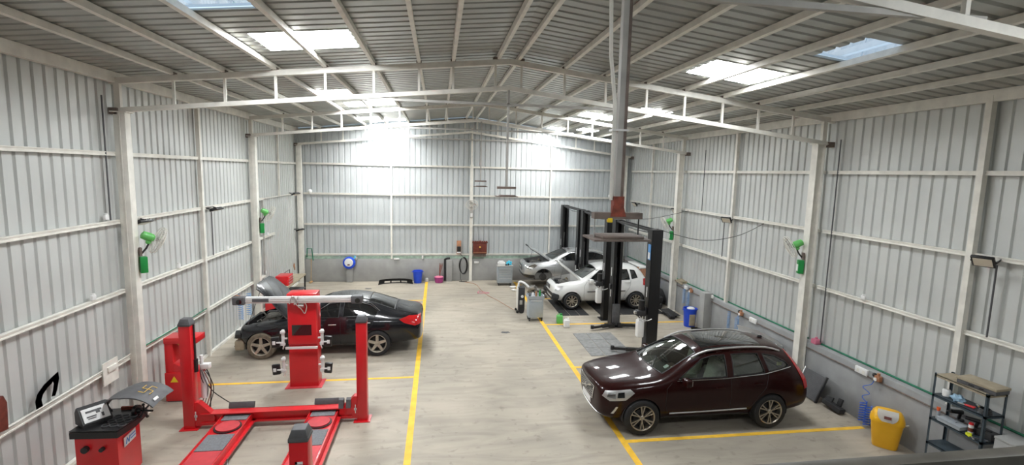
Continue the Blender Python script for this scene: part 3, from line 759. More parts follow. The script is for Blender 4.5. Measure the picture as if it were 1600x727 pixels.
# ---- black saloon with its bumper off and bonnet up
def saloon():
    st = [(0.12,.36,.50,.50,.60,.62,.60,.70,.52,.73),(0.22,.24,.70,.52,.80,.70,.76,.78,.64,.82),(0.60,.20,.80,.55,.90,.80,.84,.88,.70,.93),
          (1.05,.20,.82,.56,.925,.86,.87,.94,.73,.99),(1.36,.20,.83,.56,.93,.89,.88,.97,.75,1.03),(1.70,.20,.83,.56,.93,.91,.88,1.10,.72,1.17),
          (2.12,.20,.83,.57,.93,.93,.88,1.32,.62,1.39),(2.50,.20,.83,.57,.93,.94,.88,1.40,.60,1.46),(3.00,.20,.83,.58,.93,.95,.88,1.40,.58,1.46),
          (3.45,.21,.83,.59,.93,.97,.87,1.30,.56,1.37),(3.90,.23,.83,.60,.92,1.00,.85,1.12,.58,1.18),(4.25,.27,.80,.60,.90,1.00,.82,1.05,.62,1.08),
          (4.52,.30,.76,.60,.87,.96,.76,1.02,.58,1.05),(4.64,.36,.68,.60,.80,.86,.70,.92,.54,.95)]
    cav = [s for s in st if 1.33 < s[0] < 4.1]
    ws = [(1.46,-.62),(2.20,-.50),(2.20,.50),(1.46,.62),(1.40,.3),(1.40,-.3)]
    rw = [(3.28,-.48),(3.92,-.54),(3.92,.54),(3.28,.48)]
    hood = [(.20,-.45),(.30,-.66),(1.00,-.73),(1.36,-.74),(1.34,0),(1.36,.74),(1.00,.73),(.30,.66),(.20,.45)]
    bay = [(.24,-.52),(.34,-.62),(1.30,-.68),(1.30,.68),(.34,.62),(.24,.52)]
    S = dict(stations=st, cavity=(1.4,3.9,.45,cav), paint='navy_paint', arches=[(0.73,.36),(3.51,.36)], ya=.64, zw=.335, bay=(bay,.50),
        side_windows=[[(1.75,1.00),(2.02,1.16),(2.30,1.30),(2.58,1.345),(2.56,1.01)],[(2.66,1.02),(2.68,1.35),(3.00,1.345),(3.32,1.26),(3.52,1.13),(3.48,1.04)]],
        top_windows=[(ws,.95),(rw,.9)], mid=2.5, side_glass='glass_dark', front_glass='windscreen_glass',
        door_lines=[[(1.60,.96),(1.50,.85),(1.42,.5),(1.48,.28)],[(2.61,.97),(2.62,.30)],[(3.45,1.0),(3.38,.8),(3.15,.62),(3.02,.45),(2.98,.30)]],
        handles=[(2.42,.84),(3.25,.87)], handle_mat='aluminium', mirror=(1.74,.95), wr=.335, rim='five', rim_mat='alloy_dusty',
        wheels=[(0.73,-.92,-1,0),(0.73,.92,1,0),(3.51,-.92,-1,0),(3.51,.92,1,0)])
    root = empty('car', (-5.31, 14.15, 0), 'black saloon with open bonnet and missing front bumper by the left wall', 'car')
    B = make_car(root, S, 1.055)
    for o in [o for o in root.children if o.name.startswith('wheel')][:1]: o.data.materials[0] = M['tyre_dusty']
    open_hood(B, root, hood, (1.34,.98), 57, 'navy_paint')
    engine(root, .24, 1.30, .64, .50, .92, 3)
    for s, v in ((-1,'L'),(1,'R')):
        B.strip([(1.72,.985),(2.05,1.155),(2.32,1.325),(2.65,1.375),(3.02,1.37),(3.34,1.285),(3.56,1.13)], v, 0.016, 0.006).build('window_trim', 'chrome', root)
        B.patch([(4.05,.93),(4.30,1.00),(4.58,.98),(4.60,.80),(4.45,.76),(4.18,.84)], v, 0.010, 0.02, 0.05).build('tail_light', 'tail_red', root)
    B.strip([(3.98,-.55),(3.96,0),(3.98,.55)], 'T', 0.010, 0).build('boot_gap', 'black_matte', root)
    B.strip([(3.98,-.60),(4.5,-.56)], 'T', 0.010, 0).build('boot_gap', 'black_matte', root)
    # what shows where the bumper came off
    m = MB(); m.box((.14,0,.50), (.10,1.15,.14), bev=0.02); m.build('bumper_beam', 'dark_grey', root)
    m = MB(); m.box((.20,0,.36), (.05,1.0,.30), bev=0.01); m.build('cooler', 'engine', root)
    m = MB(); m.box((.16,-.62,.30), (.24,.20,.26), bev=0.05); m.cyl((.14,-.62,.42),(.14,-.62,.52),.035,n=10); m.build('washer_tank', 'cardboard', root)
    m = MB(); m.box((.14,-.60,.56), (.20,.26,.12), rot=(.2,.1,.3), bev=0.03); m.build('headlight_mount', 'black_plastic', root)
    m = MB(); m.box((.16,.60,.54), (.20,.26,.14), bev=0.03); m.build('headlight_mount', 'black_plastic', root)
    for k, (a, b) in enumerate((((.05,-.70,.50),(.20,-.50,.62)),((.02,-.62,.26),(.10,-.40,.40)),((.06,-.45,.56),(.02,-.3,.38)))):
        m = MB(); m.tube(catmull([a, (V(a)+V(b))/2+V((-.05,0,-.06)), b],5), .012, 6); m.build('loose_cable', 'black', root)
saloon()

# ---- white hatchback on the black mat, bonnet up
def hatchback():
    st = [(0.08,.34,.48,.50,.60,.68,.56,.76,.46,.79),(0.16,.26,.62,.54,.74,.76,.68,.84,.56,.88),(0.50,.22,.72,.56,.82,.84,.76,.93,.63,.98),
          (0.90,.22,.74,.58,.835,.90,.79,.99,.66,1.05),(1.12,.22,.75,.58,.84,.92,.79,1.03,.67,1.09),(1.40,.22,.75,.58,.84,.94,.79,1.22,.63,1.28),
          (1.70,.22,.75,.59,.845,.96,.79,1.42,.59,1.49),(2.05,.22,.75,.60,.845,.97,.79,1.48,.575,1.55),(2.60,.22,.75,.61,.845,1.00,.79,1.48,.57,1.55),
          (3.10,.23,.75,.62,.84,1.03,.78,1.44,.56,1.51),(3.38,.25,.74,.62,.83,1.05,.76,1.38,.55,1.45),(3.54,.28,.72,.62,.82,1.00,.74,1.12,.58,1.17),
          (3.64,.30,.70,.60,.80,.90,.72,.96,.58,.98),(3.70,.36,.62,.58,.74,.80,.68,.84,.54,.86)]
    cav = [s for s in st if 1.1 < s[0] < 3.45]
    ws = [(1.17,-.56),(1.68,-.49),(1.68,.49),(1.17,.56),(1.12,.25),(1.12,-.25)]
    hood = [(.18,-.38),(.26,-.56),(.80,-.63),(1.10,-.65),(1.08,0),(1.10,.65),(.80,.63),(.26,.56),(.18,.38)]
    bay = [(.22,-.44),(.30,-.54),(1.05,-.60),(1.05,.60),(.30,.54),(.22,.44)]
    S = dict(stations=st, cavity=(1.2,3.4,.45,cav), paint='white_paint', arches=[(0.75,.345),(3.14,.345)], ya=.56, zw=.30, bay=(bay,.50),
        side_windows=[[(1.36,1.03),(1.55,1.18),(1.80,1.37),(2.20,1.40),(2.18,1.035)],[(2.28,1.04),(2.30,1.40),(2.84,1.395),(2.90,1.06)],[(2.98,1.08),(2.95,1.385),(3.12,1.36),(3.20,1.12)]],
        top_windows=[(ws,.98)], tail_windows=[([(-.50,1.12),(.50,1.12),(.44,1.36),(-.44,1.36)],3.2)], mid=2.2, side_glass='glass_dark', front_glass='windscreen_glass',
        door_lines=[[(1.30,.98),(1.20,.85),(1.18,.5),(1.24,.28)],[(2.23,1.0),(2.23,.28)],[(2.94,1.03),(2.90,.8),(2.76,.62),(2.68,.4),(2.66,.28)]],
        handles=[(2.08,.92),(2.80,.96)], mirror=(1.42,.98), wr=.30, rim='nine', rim_mat='alloy',
        wheels=[(0.75,-.83,-1,0),(0.75,.83,1,0),(3.14,-.83,-1,0),(3.14,.83,1,0)])
    root = empty('car', (4.10, 18.06, 0.04), 'white hatchback with raised bonnet and bumper removed, beside the double black lift post', 'car')
    B = make_car(root, S, 1.03)
    open_hood(B, root, hood, (1.09,1.03), 50, 'white_paint', 'white_paint')
    engine(root, .22, 1.05, .56, .50, .93, 9)
    for s, v in ((-1,'L'),(1,'R')):
        B.strip([(1.30,.64),(2.18,.65)], v, 0.035, 0.008).build('door_moulding', 'black_plastic', root)
        B.strip([(2.28,.655),(2.72,.66)], v, 0.035, 0.008).build('door_moulding', 'black_plastic', root)
        B.patch([(.14,.66),(.20,.80),(.44,.84),(.40,.72),(.26,.64)], v, 0.006, 0.03, 0.05).build('headlight', 'aluminium', root)
        B.patch([(3.40,.86),(3.42,1.08),(3.52,1.08),(3.62,.90),(3.58,.82)], v, 0.012, 0.03, 0.05).build('tail_light', 'tail_red', root)
    # rear spoiler
    m = MB(); m.box((3.44,0,1.485), (.30,1.02,.04), rot=(0,R(2),0), bev=0.015)
    for s in (-1,1): m.box((3.46,s*.52,1.44), (.26,.10,.05), rot=(s*.7,0,0), bev=0.015)
    m.build('spoiler', 'white_paint', root)
    # black frame where the front bumper came off
    m = MB(); m.box((.12,0,.48), (.10,1.20,.12), bev=0.02); m.box((.10,0,.33), (.08,1.0,.05)); m.build('bumper_beam', 'black', root)
    m = MB(); m.box((.16,0,.62), (.06,.9,.20), bev=0.01); m.build('cooler', 'engine', root)
    for s in (-1,1):
        m = MB(); m.box((.17,s*.66,.44), (.26,.20,.22), rot=(0,.2,s*.2), bev=0.05); m.build('fender_liner', 'black_matte', root)
    m = MB(); m.box((.08,.1,.70), (.04,.50,.14), bev=0.01); m.build('grille', 'dark_grey', root)
hatchback()

# ---- silver crossover on the far lift, front wheel off
def crossover():
    st = [(0.00,.40,.48,.55,.60,.74,.58,.84,.48,.88),(0.10,.26,.68,.58,.78,.80,.72,.90,.60,.94),(0.50,.22,.78,.60,.88,.86,.82,.97,.68,1.02),
          (0.95,.22,.80,.60,.90,.90,.85,1.02,.72,1.08),(1.22,.22,.81,.61,.90,.93,.86,1.05,.73,1.12),(1.55,.22,.81,.61,.90,.95,.86,1.22,.70,1.29),
          (1.95,.22,.81,.61,.90,.97,.86,1.40,.62,1.47),(2.35,.22,.81,.62,.90,.98,.86,1.46,.60,1.53),(2.95,.22,.81,.63,.90,1.01,.86,1.46,.59,1.53),
          (3.50,.23,.81,.64,.90,1.05,.85,1.40,.57,1.47),(3.90,.25,.80,.65,.89,1.08,.82,1.26,.58,1.32),(4.18,.29,.78,.65,.87,1.02,.78,1.08,.60,1.12),
          (4.36,.34,.70,.62,.80,.84,.72,.90,.58,.93)]
    cav = [s for s in st if 1.2 < s[0] < 4.0]
    ws = [(1.27,-.62),(1.94,-.52),(1.94,.52),(1.27,.62),(1.20,.3),(1.20,-.3)]
    hood = [(.14,-.42),(.22,-.62),(.90,-.70),(1.20,-.71),(1.16,0),(1.20,.71),(.90,.70),(.22,.62),(.14,.42)]
    bay = [(.18,-.46),(.28,-.58),(1.14,-.64),(1.14,.64),(.28,.58),(.18,.46)]
    S = dict(stations=st, cavity=(1.2,4.0,.45,cav), paint='silver_paint', arches=[(0.87,.385),(3.57,.385)], ya=.60, zw=.34, bay=(bay,.50),
        side_windows=[[(1.52,1.06),(1.78,1.21),(2.05,1.35),(2.50,1.395),(2.48,1.075)],[(2.58,1.08),(2.60,1.395),(3.15,1.38),(3.50,1.29),(3.62,1.17),(3.55,1.12)]],
        top_windows=[(ws,1.0)], tail_windows=[([(-.50,1.10),(.50,1.10),(.44,1.26),(-.44,1.26)],3.9)], mid=2.4, side_glass='glass_dark', front_glass='windscreen_glass',
        door_lines=[[(1.45,1.02),(1.36,.9),(1.32,.5),(1.38,.32)],[(2.53,1.03),(2.53,.30)],[(3.45,1.06),(3.38,.85),(3.16,.62),(3.08,.4)]],
        handles=[(2.34,.93),(3.20,.97)], mirror=(1.62,1.02), wr=.34, rim='five', rim_mat='alloy',
        wheels=[(3.57,-.89,-1,0),(3.57,.89,1,0),(0.87,.89,1,0)])
    root = empty('car', (3.60, 21.22, 0.22), 'silver crossover raised on the farthest lift with its bonnet up and front wheel off', 'car')
    B = make_car(root, S, 1.0)
    open_hood(B, root, hood, (1.16,1.07), 40, 'silver_paint')
    engine(root, .18, 1.14, .60, .50, .96, 5)
    for s, v in ((-1,'L'),(1,'R')):
        B.patch([(.12,.70),(.16,.80),(.50,.90),(.58,.84),(.42,.72),(.22,.68)], v, 0.006, 0.03, 0.05).build('headlight', 'chrome', root)
        B.strip([(1.48,1.04),(2.5,1.055),(3.56,1.10)], v, 0.016, 0.006).build('window_trim', 'chrome', root)
        B.patch([(.03,.24),(.03,.46),(.46,.44),(.56,.24)], v, 0.010, 0.02, 0.06).build('bumper_skirt', 'black_plastic', root)
        m = MB(); pts = []
        for k in range(9):
            x = lerp(2.0,3.7,k/8); p, n = B.hit((x,s*.56,3),(0,0,-1)); pts.append(p+V((0,0,.02)))
        m.tube(pts, .018, 6); m.build('roof_rail', 'aluminium', root)
        B.patch([(4.02,.95),(4.05,1.10),(4.16,1.08),(4.30,.92),(4.22,.88)], v, 0.012, 0.02, 0.05).build('tail_light', 'tail_red', root)
    B.patch([(-.40,.58),(.40,.58),(.34,.80),(-.34,.80)], 'F', 0.006, 0.02, 0.06).build('grille', 'dark_grey', root)
    for k in (0,1): B.strip([(-.38,.65+.07*k),(.38,.65+.07*k)], 'F', 0.02, 0.014).build('grille_bar', 'chrome', root)
    m = MB(); p, n = B.hit((-2,0,.69),(1,0,0)); m.lathe([(0.06,-.03),(.085,-.03),(.085,-.015),(.06,-.015),(.06,-.03)], p, 'X', 20, cap=False)
    for a in (90,210,330): m.bar(p+V((-.022,0,0)), p+V((-.022,.08*math.cos(R(a)),.08*math.sin(R(a)))), .012, .012)
    m.build('grille_emblem', 'chrome', root)
    B.patch([(-.62,.27),(.62,.27),(.55,.45),(-.55,.45)], 'F', 0.010, 0.03, 0.1).build('air_intake', 'black_plastic', root)
    # bare hub on the near side
    m = MB(); m.cyl((.87,-.66,.34),(.87,-.74,.34),.15,n=24); m.cyl((.87,-.74,.34),(.87,-.80,.34),.07,n=16); m.build('brake_disc', 'engine', root)
    m = MB(); m.cyl((.87,-.60,.36),(.92,-.52,.75),.05,n=12); m.build('strut', 'black', root)
crossover()

# ------------------------------------------------------------------ two-post lifts
def two_post(yn, yf, label, px=5.80, arms=True, bottle=False):
    root = empty('two_post_lift', (px, yn, 0), label, 'car lift', 'black two-post lifts')
    L = yf-yn; H = 3.55
    for k, (y, s) in enumerate(((0, 1), (L, -1))):    # s: side the channel opens to
        m = MB()
        m.bb(-.15, .15, y-s*.14-.012, y-s*.14+.012, 0, H); m.bb(-.15,-.128, y-.15, y+.15, 0, H); m.bb(.128,.15, y-.15, y+.15, 0, H)
        m.bb(-.128,-.06, y+s*.14-.01, y+s*.14+.01, 0, H); m.bb(.06,.128, y+s*.14-.01, y+s*.14+.01, 0, H)
        m.bb(-.24,.24, y-.22, y+.22, 0, .02); m.bb(-.15,.15,y-.15,y+.15,H,H+.012)
        p = m.build('post', 'black', root)
        m = MB(); m.cyl((0,y-s*.06,.05),(0,y-s*.06,2.3),.035,n=10); m.build('hydraulic_cylinder', 'aluminium', root)
        m = MB(); m.bb(-.12,.12, y+s*.10, y+s*.20, .06, .78, .01); c = m.build('carriage', 'dark_grey', root)
        m = MB(); m.bb(-.20,-.152, y-.06, y+.06, 1.25, 1.42, .01); m.build('latch_box', 'black_plastic', root)
        for q in (1.0, 1.7): m = MB(); m.bb(-.158,-.150, y-.02, y+.02, q, q+.28); m.build('label_strip', 'white', root)
        if arms:
            for sx, ln in ((-1,.78),(1,.92)):
                m = MB(); a = V((sx*.10, y+s*.24, .10)); b = a + V((sx*ln, s*.22, 0))
                m.bar(a, a.lerp(b,.55), .11, .09); m.bar(a.lerp(b,.5), b, .075, .065); m.cyl(a-V((0,0,.06)), a+V((0,0,.07)), .06, n=12)
                m.cyl(b-V((0,0,.04)), b+V((0,0,.07)), .055, n=12); m.build('arm', 'black', root)
    m = MB(); m.bar((-.09,0,H-.03),(-.09,L,H-.03),.05,.06); m.bar((.09,0,H-.03),(.09,L,H-.03),.05,.06)
    for k in range(4): m.bar((-.09,L*(k+.5)/4,H-.03),(.09,L*(k+.5)/4,H-.03),.03,.03)
    m.build('cable_bridge', 'black', root)
    m = MB(); m.tube([(0.0,.1,H-.1),(0.0,L*.5,H-.16),(0.0,L-.1,H-.1)],.012,5); m.build('cable', 'black', root)
    m = MB(); m.cyl((-.05,.22,H-.08),(-.05,.30,H-.08),.05,n=10); m.build('limit_switch', 'black_plastic', root)
    return root
near_lift = two_post(12.55, 15.35, 'nearest black two-post lift standing empty over the grey floor plate')
middle_lift = two_post(16.12, 19.02, 'middle black two-post lift with the white hatchback parked between its posts', arms=False)
two_post(19.62, 22.25, 'farthest black two-post lift carrying the silver crossover near the end wall', arms=False)
# power pack with oil tank bolted to the near post
def power_pack(lift, z):
    q = Matrix.Translation((-.30, 0, z))
    m = MB(); m.box((0,0,.16), (.19,.19,.48), bev=.03); m.box((0,0,.42), (.12,.12,.06), bev=.01); m.xf(q); t = m.build('oil_tank', 'white', lift)
    m = MB(); m.cyl((0,0,.46),(0,0,.54),.05,n=12); m.box((0,0,.60), (.26,.20,.16), bev=.02); m.xf(q); m.build('pump', 'black_plastic', lift)
    m = MB(); m.cyl((.02,0,.68),(.02,0,.95),.085,n=18); m.xf(q); m.build('motor', 'black', lift)
    m = MB(); m.box((-.16,-.02,.62), (.07,.09,.07), bev=.01); m.xf(q); m.build('switch', 'aluminium', lift)
    m = MB(); m.tube(catmull([(-.08,-.02,.62),(-.06,-.1,.52),(.02,-.14,.46),(.12,-.17,.42),(.26,-.165,.46)],6),.014,6); m.xf(q); m.build('hose', 'aluminium', lift)
power_pack(near_lift, .66); power_pack(middle_lift, .66)
m = MB(); m.box((-.158,-.03,2.95), (.010,.16,.42)); m.build('notice_plate', 'hose_pale', near_lift); m = MB(); m.box((-.164,-.03,2.85), (.004,.12,.18)); m.build('notice_plate', 'white', near_lift)

# dark steel floor plates let into the bays
def plate(x0, x1, y0, y1, material, label, n=3):
    r = empty('floor_mat', ((x0+x1)/2,(y0+y1)/2,0), label, 'floor mat'); w, d = x1-x0, y1-y0
    m = MB()
    for i in range(n):
        for j in range(n):
            m.bb(-w/2+w*i/n+.01, -w/2+w*(i+1)/n-.01, -d/2+d*j/n+.01, -d/2+d*(j+1)/n-.01, .001, .010)
    m.build('tile', material, r)
plate(4.20, 5.45, 12.7, 14.65, 'mat_grey', 'grey worn floor mat in the empty lift bay behind the maroon SUV')
plate(4.30, 5.35, 16.55, 18.8, 'black_matte', 'black rubber floor mat under the front of the white hatchback')
plate(5.75, 8.2, 16.55, 18.8, 'black_matte', 'black rubber floor mat under the rear of the white hatchback')

# ------------------------------------------------------------------ four-post alignment lift
def alignment_lift():
    root = empty('alignment_lift', (-3.05, 7.6, 0), 'low red four-post lift with two runways and grey grip pads', 'car lift')
    def W(x, y, z=0): return V((x+3.05, y-7.6, z))
    for x, y, s in ((-4.65,9.75,1),(-1.48,9.75,-1),(-1.50,5.45,-1),(-4.65,5.3,1)):
        p = W(x,y); m = MB()
        m.bb(p.x-.10,p.x+.10,p.y-.10,p.y+.10,0,2.02,.012)
        m.bb(p.x-.16,p.x+.16,p.y-.15,p.y+.15,0,.015)
        post = m.build('post', 'red', root)
        m = MB(); m.box((p.x,p.y,2.045), (.215,.215,.05), bev=.01); m.box((p.x,p.y,2.11), (.205,.205,.09), taper=.72, bev=.006); m.build('post_cap', 'dark_grey', post)
        m = MB(); m.cyl((p.x+s*.03,p.y+.14,.6),(p.x+s*.03,p.y+.14,1.9),.012,n=6); m.build('safety_rod', 'aluminium', post)
        m = MB(); a = p.x+s*.10      # sloped end bracket of the cross beam
        m.prism([(a,.52),(a+s*.06,.52),(a+s*.34,.24),(a+s*.34,.06),(a,.06)],'Y',p.y-.07,p.y+.07); m.build('beam_bracket', 'red', root)
        m = MB(); m.bb(a+s*.004,a+s*.05,p.y-.112,p.y-.10,.25,.29); m.bb(a+s*.018,a+s*.032,p.y-.112,p.y-.10,.19,.36); m.build('bracket_bolt', 'white', root)
    for y in (9.75, 5.4):
        m = MB(); a, b = W(-4.45,y), W(-1.68,y)
        m.bb(a.x,b.x,a.y-.10,a.y+.10,.10,.13); m.bb(a.x,b.x,a.y+.08,a.y+.10,.10,.30); m.bb(a.x,b.x,a.y-.10,a.y+.10,.28,.30); m.bb(a.x,b.x,a.y-.02,a.y+.02,.12,.29)
        m.build('cross_beam', 'red', root)
    for x0, x1 in ((-4.06,-3.55),(-2.46,-1.95)):
        a, b = W(x0,5.2), W(x1,9.95); c = (a.x+b.x)/2
        m = MB(); m.bb(a.x,b.x,a.y,b.y,.16,.225,.006); m.bb(a.x-.012,a.x,a.y,b.y,.10,.25); m.bb(b.x,b.x+.012,a.y,b.y,.10,.25)
        rw = m.build('runway', 'red', root)
        m = MB(); m.bb(b.x+.014,b.x+.07,a.y,b.y,.10,.13); m.build('roller_rail', 'red', rw)
        m = MB(); m.bb(a.x+.03,b.x-.03,W(0,9.50).y,W(0,9.80).y,.2255,.238); m.build('grip_pad', 'grey_grip', rw)
        m = MB(); m.bb(a.x+.03,b.x-.03,W(0,8.45).y,W(0,8.98).y,.2255,.238); m.build('grip_pad', 'grey_grip', rw)
        m = MB(); m.bb(a.x+.03,b.x-.03,a.y+.02,W(0,8.44).y,.2255,.232); m.build('ramp_plate', 'red_dust', rw)
        m = MB(); m.cyl((c,W(0,9.24).y,.226),(c,W(0,9.24).y,.262),.20,n=32); m.build('turn_plate', 'red_dust', rw)
        m = MB(); m.lathe([(.205,.226),(.23,.226),(.23,.245),(.205,.245),(.205,.226)],(c,W(0,9.24).y,0),'Z',32,cap=False); m.build('turn_plate_ring', 'black', rw)
        m = MB(); m.box((c,W(0,9.93).y,.33), (.46,.10,.12), rot=(R(-25),0,0), bev=.012); m.build('wheel_stop', 'dark_grey', rw)
    for x in (-1.93+.05,-1.93+.19):
        p = W(x,9.72); m = MB(); m.prism([(p.y-.09,.30),(p.y+.09,.30),(p.y+.07,.44),(p.y+.02,.48),(p.y-.05,.46)],'X',p.x-.045,p.x+.045); m.build('wheel_chock', 'dark_grey', root)
    p = W(-1.50,5.45)
    m = MB(); y = p.y-.104; m.use('white')
    m.bb(p.x-.035,p.x-.012,y-.004,y,1.45,1.80); m.bb(p.x-.035,p.x+.045,y-.004,y,1.77,1.80); m.bb(p.x-.035,p.x+.03,y-.004,y,1.62,1.65)
    m.build('post_lettering', None, root)
    for pts in ([(-4.5,9.85,1.1),(-4.35,9.9,.7),(-4.15,9.9,.5),(-3.9,9.95,.28)],[(-4.5,9.9,1.3),(-4.32,9.85,.9),(-4.36,9.88,.3),(-4.3,9.85,.1)],[(-3.5,8.4,.12),(-3.42,8.2,.10),(-3.46,7.9,.06),(-3.6,7.7,.02)]):
        m = MB(); m.tube(catmull([W(*q) for q in pts],6),.010,5); m.build('air_hose', 'black', root)
alignment_lift()
def lift_console():
    r = empty('lift_control_cabinet', (-5.36, 11.1, 0), 'red lift control cabinet with a yellow warning triangle behind the left red post', 'control cabinet')
    m = MB(); m.box((0,0,.33), (.62,.42,.62), bev=.01)
    m.box((-.22,0,.95), (.16,.36,.66), bev=.01); m.box((.02,0,1.33), (.64,.40,.13), bev=.01)
    m.prism([(-.14,.64),(-.14,.84),(.22,.64)],'Y',-.18,.18); m.build('housing', 'red', r)
    m = MB(); m.bb(-.29,.29,-.19,.19,0,.025); m.build('base_frame', 'dark_grey', r)
    m = MB(); m.prism([(-.20,.44),(-.05,.44),(-.125,.57)],'Y',-.216,-.211); m.build('warning_triangle', 'yellow', r)
    m = MB(); m.cyl((-.02,-.02,.84),(-.02,-.02,1.24),.055,n=12); m.build('filter', 'white', r)
    m = MB(); m.tube(catmull([(-.08,-.1,1.25),(.08,-.15,1.1),(.12,-.12,.9),(.0,-.16,.75)],6),.010,5); m.build('cable', 'gold', r)
    m = MB(); m.cyl((.0,-.05,1.39),(.0,-.05,1.60),.07,n=14); m.build('lubricator', 'bottle_clear', r)
    m = MB(); m.cyl((.16,.02,1.39),(.16,.02,1.55),.05,n=12); m.build('lubricator', 'bottle_clear', r)
    q = Matrix.Translation((.40,-1.12,0))      # lock rod and air set fixed on the lift post side
    m = MB(); m.cyl((.42,-.2,1.3),(.42,-.2,2.02),.022,.018,n=10); m.cyl((.42,-.2,1.1),(.42,-.2,1.35),.045,n=10); m.xf(q); m.build('lock_cylinder', 'black', r)
    m = MB(); m.cyl((.52,-.12,.55),(.52,-.12,1.05),.06,n=14); m.box((.56,-.12,1.18),(.16,.12,.10),bev=.01); m.cyl((.50,-.14,1.05),(.50,-.14,1.4),.03,n=10); m.xf(q); m.build('air_tank', 'white', r)
    for k in range(4):
        m = MB(); x = .5+.05*k; m.tube(catmull([(.46,-.12,1.2),(x,-.2,1.0),(x+.04,-.14,.7),(x-.05,-.18,.35)],6),.008,5); m.xf(q); m.build('air_line', ('black','dark_grey','rust','black')[k], r)
lift_console()

# ------------------------------------------------------------------ wheel aligner column with camera beam
def aligner():
    r = empty('wheel_aligner', (-3.02, 11.55, 0), 'tall red wheel aligner cabinet carrying a long silver camera beam', 'wheel aligner')
    m = MB(); m.bb(-.315,.315,-.14,.20,0,2.14,.02); m.build('cabinet', 'red', r)
    m = MB(); m.bb(-.40,.40,-.24,.26,0,.012); m.build('base_plate', 'red_dust', r)
    m = MB(); m.bb(-.31,.31,-.185,-.145,1.02,2.02,.02); m.build('upper_door', 'red', r)
    m = MB(); m.bb(-.315,.315,-.20,.20,2.14,2.20,.02); m.build('top_tray', 'red', r)
    m = MB(); m.bb(-.22,.20,-.192,-.186,1.24,1.48); m.build('screen_window', 'glass_dark', r)
    m = MB(); m.bb(-.36,.33,-.24,-.19,.93,.985,.01); m.build('handle_bar', 'anodised', r)
    m = MB(); m.bb(-1.24,1.20,-.30,-.20,1.96,2.10,.008); m.bb(-1.22,1.18,-.312,-.298,2.01,2.03); m.bb(-1.22,1.18,-.312,-.298,2.055,2.065); b = m.build('camera_beam', 'anodised', r); b.location.z = .055
    for x in (-1.26, 1.22):
        m = MB(); m.box((x,-.28,2.03),(.26,.17,.18),bev=.03); h = m.build('camera_head', 'dark_grey', b)
        m = MB(); m.cyl((x+.02,-.36,2.02),(x+.02,-.385,2.02),.055,n=16); m.build('lens', 'glass_dark', b)
    m = MB(); m.box((-.82,-.313,2.035),(.34,.006,.07)); m.build('beam_label', 'dark_grey', b)
    m = MB(); m.tube(catmull([(-.22,-.32,1.95),(-.15,-.33,2.12),(-.05,-.33,2.0),(-.12,-.33,1.94),(-.02,-.33,2.12)],5),.015,5)
    m.tube(catmull([(-.12,-.30,1.96),(0,-.25,1.82),(.07,-.22,1.70),(.12,-.24,1.85),(.10,-.30,1.97)],5),.010,5); m.build('tied_wire', 'aluminium', b)
    m = MB(); m.bar((0,-.25,1.98),(0,-.14,1.9),.12,.10); m.build('beam_mount', 'aluminium', r)
    for s in (-1,1):
        for z in (1.03,.40):
            m = MB(); x = s*.42
            m.bb(x-.03,x+.03,-.20,-.14,z-.02,z+.34,.008); m.bb(x-.05,x+.05,-.22,-.16,z+.26,z+.32,.008); m.bb(x-.05,x+.05,-.22,-.16,z-.02,z+.04,.008)
            m.bar((s*.33,-.17,z+.14),(x,-.17,z+.14),.03,.03); m.bar((x,-.19,z+.05),(x+s*.10,-.24,z+.08),.03,.02); m.bar((x,-.19,z-.1),(x-s*.04,-.22,z+.05),.02,.02)
            cl = m.build('wheel_clamp', 'anodised', r)
            m = MB(); m.box((s*.56,-.24,z+.08),(.17,.08,.24),rot=(0,s*.10,0),bev=.02); m.build('target_board', 'black', cl)
            m = MB(); m.bb(s*.47-.06,s*.47+.08,-.30,-.285,z+.07,z+.10); m.box((s*.58,-.295,z+.08),(.06,.014,.08)); m.build('target_bracket', 'white', cl)
aligner()

